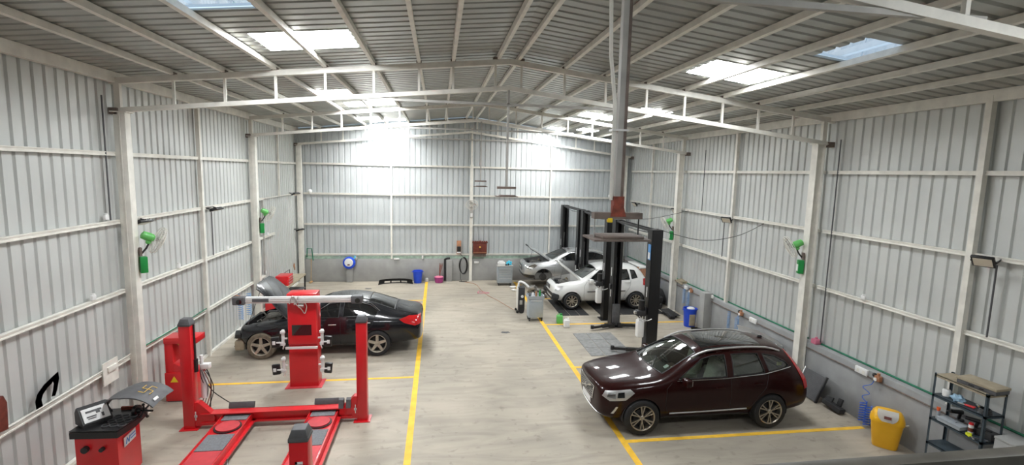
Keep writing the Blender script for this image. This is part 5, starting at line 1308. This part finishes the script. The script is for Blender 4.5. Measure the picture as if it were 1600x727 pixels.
# air line and green seal along the plinths
for name, mt_, pts in (('trim_3','brown_steel',[(8.76,3,1.0),(8.76,22.3,1.0)]),('trim_4','net_green',[(8.955,3,1.15),(8.955,10.3,1.15)]),('trim_5','net_green',[(8.955,10.5,1.15),(8.955,16.9,1.15)]),
                       ('trim_6','net_green',[(8.955,17.1,1.15),(8.955,22.3,1.15)])):
    m = MB(); m.tube(pts,.014 if mt_ == 'brown_steel' else .020,6); struct(m.build(name,mt_))
m = MB(); m.bb(-5.8,1.38,22.47,22.49,1.03,1.15); struct(m.build('trim_7','mint')); m = MB(); m.bb(1.56,8.5,22.47,22.49,1.03,1.15); struct(m.build('trim_8','mint'))
def cord(pts, r_, material, label, cat='cable', name='cable', smooth=6):
    m = MB(); m.tube(catmull(pts,smooth),r_,5); return tag(m.build(name,material), label, cat)
cord([(5.85,15.35,3.60),(7.0,15.8,3.55),(8.0,16.3,3.64),(8.87,16.6,3.78)],.008,'black','upper black cable strung from the lifts to the right wall')
cord([(5.85,12.6,3.57),(7.0,12.4,3.30),(8.0,12.3,3.42),(8.87,12.4,3.76)],.008,'black','lower sagging black cable strung from the nearest lift to the right wall')
cord([(-5.94,3.0,1.30),(-5.94,8.0,1.29),(-5.94,10.3,1.30)],.010,'steel_paint','thin pale conduit on the lower rail of the left wall near the balancer','conduit','conduit',3)
cord([(-5.93,10.6,1.30),(-5.93,12.0,1.29),(-5.93,13.5,1.31)],.014,'net_green','green air line on the left wall rail above the red lift cabinet','pipe','air_pipe',3)
for x, y, z0, z1, lab in ((8.90,15.75,3.84,5.9,'thin dark conduit running up from the middle rail beyond the nearest black lift'),(8.90,14.35,2.5,3.7,'thin dark conduit below the flood lamp between the two right columns'),
                      (8.90,6.62,2.5,3.7,'dark conduit dropping below the nearest flood lamp of the right wall'),(8.90,10.05,1.2,5.9,'dark conduit rising beside the column next to the SUV'),
                      (-5.97,10.05,3.95,6.2,'dark conduit rising beside the nearest left column'),(-5.97,14.15,2.6,3.85,'thin dark conduit under the flood lamp by the slim left post')):
    m = MB(); m.cyl((x,y,z0),(x,y,z1),.014,n=8); tag(m.build('conduit','dark_grey'), lab, 'conduit')
for x, y, z, lab in ((-5.95,9.9,4.02,'small white junction box at the top left of the nearest left column'),(-5.95,12.3,2.66,'small white junction box on the rail right of the nearest left fan'),(-5.95,9.4,2.66,'small white junction box on the rail below and left of the nearest left fan'),
                     (-5.95,15.0,2.66,'small white junction box on the rail past the slim left post'),(-5.95,18.4,2.62,'small white junction box at the end of the cut left rail'),(-5.95,18.0,1.34,'white junction box low on the left wall above the raised bonnet'),
                     (8.88,9.0,2.55,'small grey junction box on the lower rail near the column by the SUV'),(8.88,14.9,2.55,'small grey junction box on the lower rail beyond the slim right post')):
    m = MB(); m.box((0,0,0),(.05,.10,.09),bev=.01); m.cyl((.0,.0,.04),(.0,.0,.07),.03,n=12); tag(m.build('junction_box','white',loc=(x,y,z)), lab, 'junction box','white junction boxes on the rails')
# dark gap piece and hook pinned on the left wall
bm = bmesh.new()
arch = [(8.00,1.28),(7.99,1.42),(8.04,1.52),(8.18,1.61),(8.34,1.66),(8.48,1.70),(8.49,1.58),(8.43,1.42),(8.38,1.34)]
ar = [bm.verts.new((-5.95,y,z)) for y,z in arch]
inn = [(8.13,1.28),(8.11,1.40),(8.15,1.47),(8.24,1.53),(8.33,1.56),(8.36,1.58),(8.37,1.54),(8.34,1.44),(8.30,1.36)]
ai = [bm.verts.new((-5.95,y,z)) for y,z in inn]
for i in range(len(ar)-1): bm.faces.new([ar[i],ar[i+1],ai[i+1],ai[i]])
bmesh.ops.solidify(bm, geom=bm.faces[:], thickness=.03)
m = MB(); m.bm.free(); m.bm = bm; tag(m.build('wheel_arch_trim','black_plastic'),'black curved trim piece wedged behind the lower rail of the left wall','car part')
m = MB(); m.prism([(7.28,1.30),(7.47,1.28),(7.49,1.66),(7.44,1.78),(7.36,1.75)],'X',-5.96,-5.92); tag(m.build('maroon_fender','wood_red'),'dark maroon panel on the left wall at the picture edge','car part')
m = MB(); m.box((0,0,0),(.03,.16,.14),bev=.01); m.box((.01,.02,-.12),(.03,.05,.12)); m.cyl((0,-.02,.07),(0,-.02,.12),.012,n=8); tag(m.build('tool_hook','copper',loc=(-6.03,21.75,.86)),'small brown tool hanging low on the left wall near the corner','tool')

# ------------------------------------------------------------------ left wall bench and red chests
def bench():
    r = empty('work_bench', (-5.45,19.0,0), 'workbench with a pale top and dark legs against the left wall behind the aligner', 'workbench')
    m = MB(); m.bb(-.35,.30,-1.15,1.15,.80,.85); m.build('top','cardboard',r)
    for x in (-.30,.26):
        for y in (-1.1,1.1): m = MB(); m.bb(x-.025,x+.025,y-.025,y+.025,0,.80); m.build('leg','black',r)
    m = MB(); m.bb(-.32,.28,-1.1,1.1,.30,.33); m.build('lower_shelf','dark_grey',r)
    m = MB(); m.tube([(-.30,-1.1,.85),(-.30,-1.1,1.02),(-.30,1.1,1.02),(-.30,1.1,.85)],.012,6); m.build('back_rail','black',r)
bench()
def tool_chest(loc, size, label, n=3):
    r = empty('tool_chest', loc, label, 'tool chest'); w, d, h = size
    m = MB(); m.bb(-w/2,w/2,-d/2,d/2,0,h,.012); m.build('chest','red',r)
    for k in range(n):
        z0 = .03+(h-.06)*k/n; m = MB(); m.bb(w/2,w/2+.012,-d/2+.02,d/2-.02,z0+.006,z0+(h-.06)/n-.006,.004); dr = m.build('drawer','red',r)
        m = MB(); m.bb(w/2+.012,w/2+.026,-d/2+.06,d/2-.06,z0+(h-.06)/n-.035,z0+(h-.06)/n-.018); m.build('handle','aluminium',dr)
tool_chest((-5.42,18.30,.85),(.42,.62,.34),'bright red tool chest on the workbench by the left wall')
tool_chest((-5.50,17.35,0),(.40,.50,.75),'red tool cabinet on the floor behind the raised bonnet of the saloon',4)
m = MB(); m.cyl((0,0,0),(.03,.02,.95),.013,n=8); m.box((0,0,.03),(.10,.28,.05),bev=.01); m.cyl((.03,.02,.95),(.032,.021,1.02),.02,n=8); m.mats=[]; tag(m.build('broom','wood',loc=(-5.50,22.28,0)),'wooden-handled broom leaning in the left corner of the end wall','broom')

# ------------------------------------------------------------------ end wall
def reel():
    r = empty('hose_reel', (-3.87,22.28,.88), 'round blue hose reel with a white disc on the end wall', 'hose reel')
    m = MB(); m.lathe([(.10,-.16),(.24,-.14),(.27,-.08),(.27,.0),(.22,.02)],(0,0,0),'Y',28); m.build('drum','blue',r)
    m = MB(); m.lathe([(.02,-.185),(.17,-.175),(.185,-.15)],(0,0,.03),'Y',24); m.build('cover_disc','white',r)
    m = MB(); m.box((0,-.19,-.06),(.10,.012,.05)); m.build('label','wood_red',r)
    m = MB(); m.tube(catmull([(.20,-.04,.18),(.26,-.02,.26),(.22,0,.30)],5),.02,6); m.build('hose_end','cyan',r)
reel()
m = MB()
for k in range(4): m.tube([(.0,.02*k,.0),(.16,.02*k,.0)],.01,4)
m = MB(); m.tube([(0,0,0),(.02,0,.38),(.20,0,.38),(.26,0,-.15)],.022,6); tag(m.build('pipe_bend','net_green',loc=(-5.66,22.36,1.12)),'green bent pipe at the left end of the end wall','pipe')
bumper_part((-1.85,22.0,0), R(184), 'black bumper cover lying at the foot of the end wall beside the blue tub', 'black_plastic', 1.5, .8)
m = MB(); m.lathe([(.09,0),(.10,.02),(.085,.12),(.05,.16)],(0,0,0),'Z',16); tag(m.build('paint_tin','steel_dull',loc=(-.50,22.25,0)),'small grey container between the blue tub and the yellow line','container')
m = MB(); m.lathe([(.16,0),(.18,.02),(.20,.22),(.215,.22),(.215,.25),(.19,.25)],(0,0,0),'Z',24); r_ = tag(m.build('bucket','purple',loc=(.04,22.10,0)),'purple bucket holding a brown broom head by the end wall','bucket')
m = MB(); m.lathe([(.17,.24),(.19,.255),(.15,.28)],(0,0,0),'Z',20); m.build('rim','pink',r_)
def twigs():
    m = MB(); rr_ = random.Random(2)
    for k in range(26): a = rr_.uniform(0,2*PI); m.tube([(.0,.0,.0),(.03*math.cos(a),.03*math.sin(a),.25),(.07*math.cos(a)+.05,.07*math.sin(a),.62+rr_.uniform(-.06,.06))],.004,3)
    return m
tag(twigs().build('twig_broom','rust',loc=(.08,22.14,.20)),'brown twig broom standing in the purple bucket','broom')
m = MB(); m.tube(catmull([(.31,22.33,.03),(.30,22.33,.9),(.33,22.32,1.02),(.42,22.30,1.06),(.52,22.33,1.06)],6),.045,10); tag(m.build('rubber_hose','black_matte'),'black rubber hose hooked over the short pillar of the end wall','hose')
def charger():
    r = empty('wall_charger', (.93,22.40,1.50), 'small wall unit with a dark screen above the looped black cable', 'wall charger')
    m = MB(); m.box((0,0,.05),(.20,.06,.62),bev=.01); m.build('backboard','copper',r)
    m = MB(); m.box((0,-.05,-.02),(.17,.08,.24),bev=.01); m.build('unit','black',r)
    m = MB(); m.box((0,-.05,-.18),(.17,.07,.07),bev=.01); m.build('lower_cover','white',r)
charger()
pts = [(1.12+.02*k+.17*math.sin(2*PI*t/20)*1.0, 22.34-.01*k, .72-.36*(1+.05*k)*math.cos(2*PI*t/20)*-1) for k in range(3) for t in range(20)]
m = MB(); m.tube(pts,.014,5); m.tube(catmull([(1.16,22.34,1.08),(1.05,22.36,1.2),(.96,22.36,1.3)],5),.012,5); m.tube(catmull([(1.0,22.33,.4),(1.05,22.25,.03),(1.3,22.2,.02),(1.2,22.1,.015),(.95,22.15,.015),(1.2,22.2,.02)],6),.012,5)
tag(m.build('cable','black'),'black cable looped on the end wall under the wall unit','cable')
def shrine():
    r = empty('wall_cabinet', (1.88,22.34,1.28), 'red-brown carved wooden wall cabinet right of the middle post', 'wall cabinet')
    m = MB(); m.bb(-.31,.31,-.12,.08,.0,.52,.008); m.build('case','wood_red',r)
    m = MB(); m.bb(-.35,.35,-.15,.08,.50,.55,.01)
    for k in range(7): m.ball((-.30+.10*k,-.12,.57),.035 if k!=3 else .05,8)
    m.build('carved_top','wood_red',r)
    for s in (-1,1): m = MB(); m.bb(s*.005,s*.29,-.135,-.12,.10,.48,.004); m.build('door','wood_red',r)
    m = MB(); m.bb(-.31,.31,-.14,-.12,.055,.075); m.build('gold_line','copper',r)
    m = MB(); m.lathe([(.01,-.15),(.035,-.145),(.04,-.138)],(0,0,.31),'Y',10); m.build('knob','gold',r)
    m = MB(); m.bb(-.28,.28,-.05,.08,-.14,.0); m.build('bracket_shelf','brown_steel',r)
shrine()
def drawer_trolley():
    r = empty('drawer_cabinet', (2.93,21.50,0), 'grey drawer tool cabinet on castors in front of the end wall', 'tool cabinet')
    m = MB(); m.bb(-.33,.33,-.20,.22,.12,.86,.012); m.build('cabinet','trolley_grey',r)
    m = MB(); m.bb(-.36,.36,-.23,.25,.86,.90,.01); m.build('worktop','steel_dull',r)
    z = .80
    for h in (.07,.07,.07,.12,.12,.16):
        m = MB(); m.bb(-.30,.30,-.215,-.20,z-h+.008,z-.004,.003); d = m.build('drawer','trolley_grey',r)
        m = MB(); m.bb(-.26,.26,-.228,-.215,z-.022,z-.010); m.build('handle','aluminium',d); z -= h
    for x in (-.27,.27):
        for y in (-.15,.17): m = MB(); m.cyl((x-.02,y,.06),(x+.02,y,.06),.055,n=14); m.bb(x-.03,x+.03,y-.02,y+.02,.06,.13); m.build('castor','black_plastic',r)
drawer_trolley()
m = MB(); m.bb(-.16,.16,-.12,.12,0,.13,.02); m.bb(-.12,.1,-.08,.1,.13,.18,.02); tag(m.build('box','white',loc=(2.78,21.50,.90)),'white box on top of the grey drawer cabinet','box')
def crumple(m, w=.14, d=.11, h=.12, f=5):
    k = bmesh.ops.create_icosphere(m.bm, subdivisions=3, radius=1)
    for v in k['verts']:
        n = .8+.3*math.sin(v.co.x*f+1)*math.sin(v.co.y*(f+1))+.15*math.cos(v.co.z*7+v.co.x*4); v.co = V((v.co.x*w*n, v.co.y*d*n, max(0,h*.6+v.co.z*h*n)))
m = MB(); crumple(m); tag(m.build('cloth','cyan',loc=(3.12,21.50,.902)),'crumpled cyan cloth on top of the grey drawer cabinet','cloth')
m = MB(); m.bb(-.05,.05,-.04,.04,0,.06,.01); m.cyl((.1,0,0),(.1,0,.09),.03,n=10); tag(m.build('polish_bottle','black_plastic',loc=(2.98,21.36,.90)),'small dark bottle at the front of the grey drawer cabinet','bottle')
for x, y, s_, lab in ((3.26,20.9,1.0,'white tray lying flat on the floor right of the drawer cabinet'),(3.30,20.35,1.15,'white plastic sheet on the floor nearest the yellow line end')):
    m = MB(); m.lathe([(.10*s_,.004),(.15*s_,.004),(.19*s_,.05),(.18*s_,.05),(.14*s_,.015),(.05*s_,.015)],(0,0,0),'Z',18,sy=.7); tag(m.build('tray','white',loc=(x,y,0)), lab, 'tray')
cord([(1.2,22.1,.012),(1.65,21.6,.012),(1.8,20.6,.012),(2.0,19.6,.012),(2.3,18.8,.012),(2.55,18.0,.012),(2.75,17.4,.012)],.009,'copper','thin reddish cable trailing across the floor towards the grey trolley')
m = MB(); rr_ = random.Random(8); m.tube(catmull([(rr_.uniform(-.25,.25),rr_.uniform(-.3,.3),.012+.003*k) for k in range(9)],6),.009,5); tag(m.build('cable_tangle','pink',loc=(1.85,20.1,0)),'pinkish tangle of cord lying on the floor in mid aisle','cord')

# ------------------------------------------------------------------ middle right: trolleys and cans
def parts_trolley():
    r = empty('parts_trolley', (3.28,16.15,0), 'light grey panelled trolley with bottles on top beside the yellow line', 'trolley')
    m = MB(); m.bb(-.25,.25,-.17,.20,.13,.80,.012); m.build('cabinet','trolley_grey',r)
    m = MB(); m.bb(-.28,.28,-.20,.23,.78,.81); 
    for x in (-.28,.268): m.bb(x,x+.012,-.20,.23,.81,.88)
    for y in (-.20,.218): m.bb(-.28,.28,y,y+.012,.81,.88)
    m.build('top_tray','trolley_grey',r)
    m = MB(); m.bb(-.22,.22,-.185,-.17,.18,.70,.004); d = m.build('door','trolley_grey',r)
    m = MB(); m.tube([(-.18,-.19,.72),(-.18,-.24,.73),(.18,-.24,.73),(.18,-.19,.72)],.010,6); m.build('handle','aluminium',r)
    for x in (-.21,.21):
        for y in (-.13,.16): m = MB(); m.cyl((x-.02,y,.06),(x+.02,y,.06),.058,n=14); m.bb(x-.03,x+.03,y-.02,y+.02,.06,.14); m.build('castor','black',r)
parts_trolley()
for x, y, h, c, lab in ((3.42,16.10,.20,'box_green','green bottle on the light grey trolley'),(3.20,16.18,.10,'white','white cup on the light grey trolley'),(3.32,16.22,.13,'copper','brown can on the light grey trolley'),(3.10,16.20,.08,'dark_grey','dark jar on the light grey trolley')):
    m = MB(); m.cyl((0,0,0),(0,0,h),.035,n=14); m.cyl((0,0,h),(0,0,h+.05),.03,.014,n=12); tag(m.build('bottle',c,loc=(x,y,.812)), lab, 'bottle')
def jack():
    r = empty('service_machine', (2.95,17.15,0), 'tall black wheeled workshop machine with a white handle left of the light grey trolley', 'workshop machine')
    m = MB(); m.box((0,0,.52),(.24,.34,.86),bev=.03); m.build('body','black_plastic',r)
    m = MB(); m.box((-.13,0,.52),(.03,.30,.80),bev=.01); m.build('front_panel','steel_paint',r)
    m = MB(); m.tube(catmull([(-.10,-.02,.95),(-.06,-.04,1.12),(.10,-.06,1.08),(.26,-.10,.94)],6),.040,10); m.build('handle','white',r)
    for y in (-.17,.17): m = MB(); m.cyl((.0,y-.02,.10),(.0,y+.02,.10),.10,n=20); m.build('wheel','black',r); m = MB(); m.cyl((-.14,y-.015,.06),(-.14,y+.015,.06),.05,n=14); m.build('castor','black',r)
    m = MB(); m.cyl((.02,-.18,.62),(.02,-.20,.62),.05,n=14); m.build('gauge','white',r)
    m = MB(); m.box((-.02,-.176,.40),(.10,.012,.16)); m.build('side_label','steel_dull',r)
jack()
def heap():
    m = MB(); rr_ = random.Random(6)
    for k in range(10): m.box((rr_.uniform(-.25,.25),rr_.uniform(-.3,.3),.08+.03*k),(rr_.uniform(.15,.35),rr_.uniform(.15,.35),rr_.uniform(.05,.12)),rot=(rr_.uniform(-.4,.4),rr_.uniform(-.4,.4),rr_.uniform(0,3)),bev=.01)
    m.box((0,0,.05),(.7,.7,.1),bev=.02); return m
tag(heap().build('bumper_wreck','engine_grey',loc=(4.0,19.4,0)),'dark removed front-end part on the floor between the two open cars','car part')
m = MB(); m.box((0,0,.02),(.30,.9,.03),rot=(0,R(24),0)); m.box((-.13,0,.05),(.04,.9,.06)); tag(m.build('board','gold',loc=(3.50,20.75,.06),rotz=R(-12)),'yellow board lying by the corner of the drawer cabinet','board')
def can(loc, s, c, label, cap):
    r = empty('jerry_can', loc, label, 'can', 'fluid cans on the floor')
    m = MB(); m.box((0,0,.11*s),(.16*s,.15*s,.22*s),bev=.025*s); m.build('can',c,r)
    m = MB(); m.cyl((.04*s,0,.22*s),(.04*s,0,.27*s),.028*s,n=12); m.build('cap',cap,r)
    m = MB(); m.tube([(-.05*s,0,.215*s),(-.05*s,0,.255*s),(.01*s,0,.255*s),(.01*s,0,.215*s)],.010*s,6); m.build('grip',c,r)
can((4.18,15.30,0),1.15,'white','small white fluid can on the floor in front of the black mat','white')
can((4.05,15.75,0),1.25,'fan_green','small green fluid can next to the white one','box_green')
# oil patches and tyre marks are in the floor; a few dropped parts
for x, y, lab in ((-2.9,21.0,'flat grey rag on the floor far left of the blue tub'),(2.1,14.9,'dark scrap lying on the aisle floor')):
    m = MB(); crumple(m,.16,.09,.012); tag(m.build('rag','dark_grey',loc=(x,y,0.0)), lab, 'rag')
# ------------------------------------------------------------------ mezzanine edge the viewer stands on
m = MB(); m.bb(-5.9,8.5,-2.9,1.56,2.80,2.95); struct(m.build('floor_mezzanine','plinth'))
def railing():
    r = empty('mezzanine_railing', (2.0,1.5,2.915), 'brown steel handrail crossing the bottom right corner of the picture', 'railing')
    m = MB(); m.bb(-2.5,6.4,-.03,.03,.99,1.055,.004); m.build('top_rail','rail_steel',r)
    for k in range(7):
        m = MB(); x = -2.45+1.47*k; m.bb(x-.02,x+.02,-.02,.02,.035,.99); m.build('baluster','brown_steel',r)
    for z in (.35,.67): m = MB(); m.bb(-2.5,6.4,-.015,.015,z,z+.03); m.build('middle_rail','brown_steel',r)
railing()

# ------------------------------------------------------------------ camera, daylight, view
def camera():
    yaw, pit, roll, f = 1.48940210e-01, 1.20936855e-01, 2.36746803e-02, 773.16
    cy, sy, cp, sp = math.cos(yaw), math.sin(yaw), math.cos(pit), math.sin(pit)
    fw = V((sy*cp, cy*cp, -sp)); rt = V((cy,-sy,0)); up = rt.cross(fw)
    c, s = math.cos(roll), math.sin(roll)
    r2 = c*rt + s*up; u2 = -s*rt + c*up
    cam = bpy.data.cameras.new('camera'); cam.sensor_fit = 'HORIZONTAL'; cam.sensor_width = 36.0
    cam.lens = f/1600*36; cam.clip_start = 0.05; cam.clip_end = 200
    o = bpy.data.objects.new('camera', cam); C.objects.link(o)
    mt = Matrix((r2, u2, -fw)).transposed().to_4x4(); mt.translation = V((0,0,5.0)); o.matrix_world = mt
    bpy.context.scene.camera = o
camera()
# area lamps added under the rear sheets, standing in for sunlight
for k, (p, q, e) in enumerate((((-2.4,20.6,6.85),(-2.5,22.45,4.2),60),((5.2,20.6,6.75),(3.7,22.45,4.4),54))):
    l = bpy.data.lights.new('sun_fill_lamp', 'AREA'); l.shape = 'RECTANGLE'; l.size = .8; l.size_y = .9; l.energy = e; l.spread = R(115); l.color = (1,.985,.95)
    o = bpy.data.objects.new('sun_fill_lamp', l); C.objects.link(o); o.location = p
    o.rotation_euler = (V(q)-V(p)).to_track_quat('-Z','Y').to_euler()
w = bpy.data.worlds.new('world'); bpy.context.scene.world = w; w.use_nodes = True
bg = w.node_tree.nodes['Background']; bg.inputs['Color'].default_value = (0.62, 0.80, 1.0, 1); bg.inputs['Strength'].default_value = 0.75
sc = bpy.context.scene
sc.view_settings.view_transform = 'Standard'; sc.view_settings.look = 'None'; sc.view_settings.gamma = 1.0
sc.view_settings.use_curve_mapping = False; sc.view_settings.exposure = 0.84
sc.cycles.use_denoising = True; sc.cycles.max_bounces = 10; sc.cycles.diffuse_bounces = 6; sc.cycles.transparent_max_bounces = 12
sc.cycles.sample_clamp_indirect = 6.0
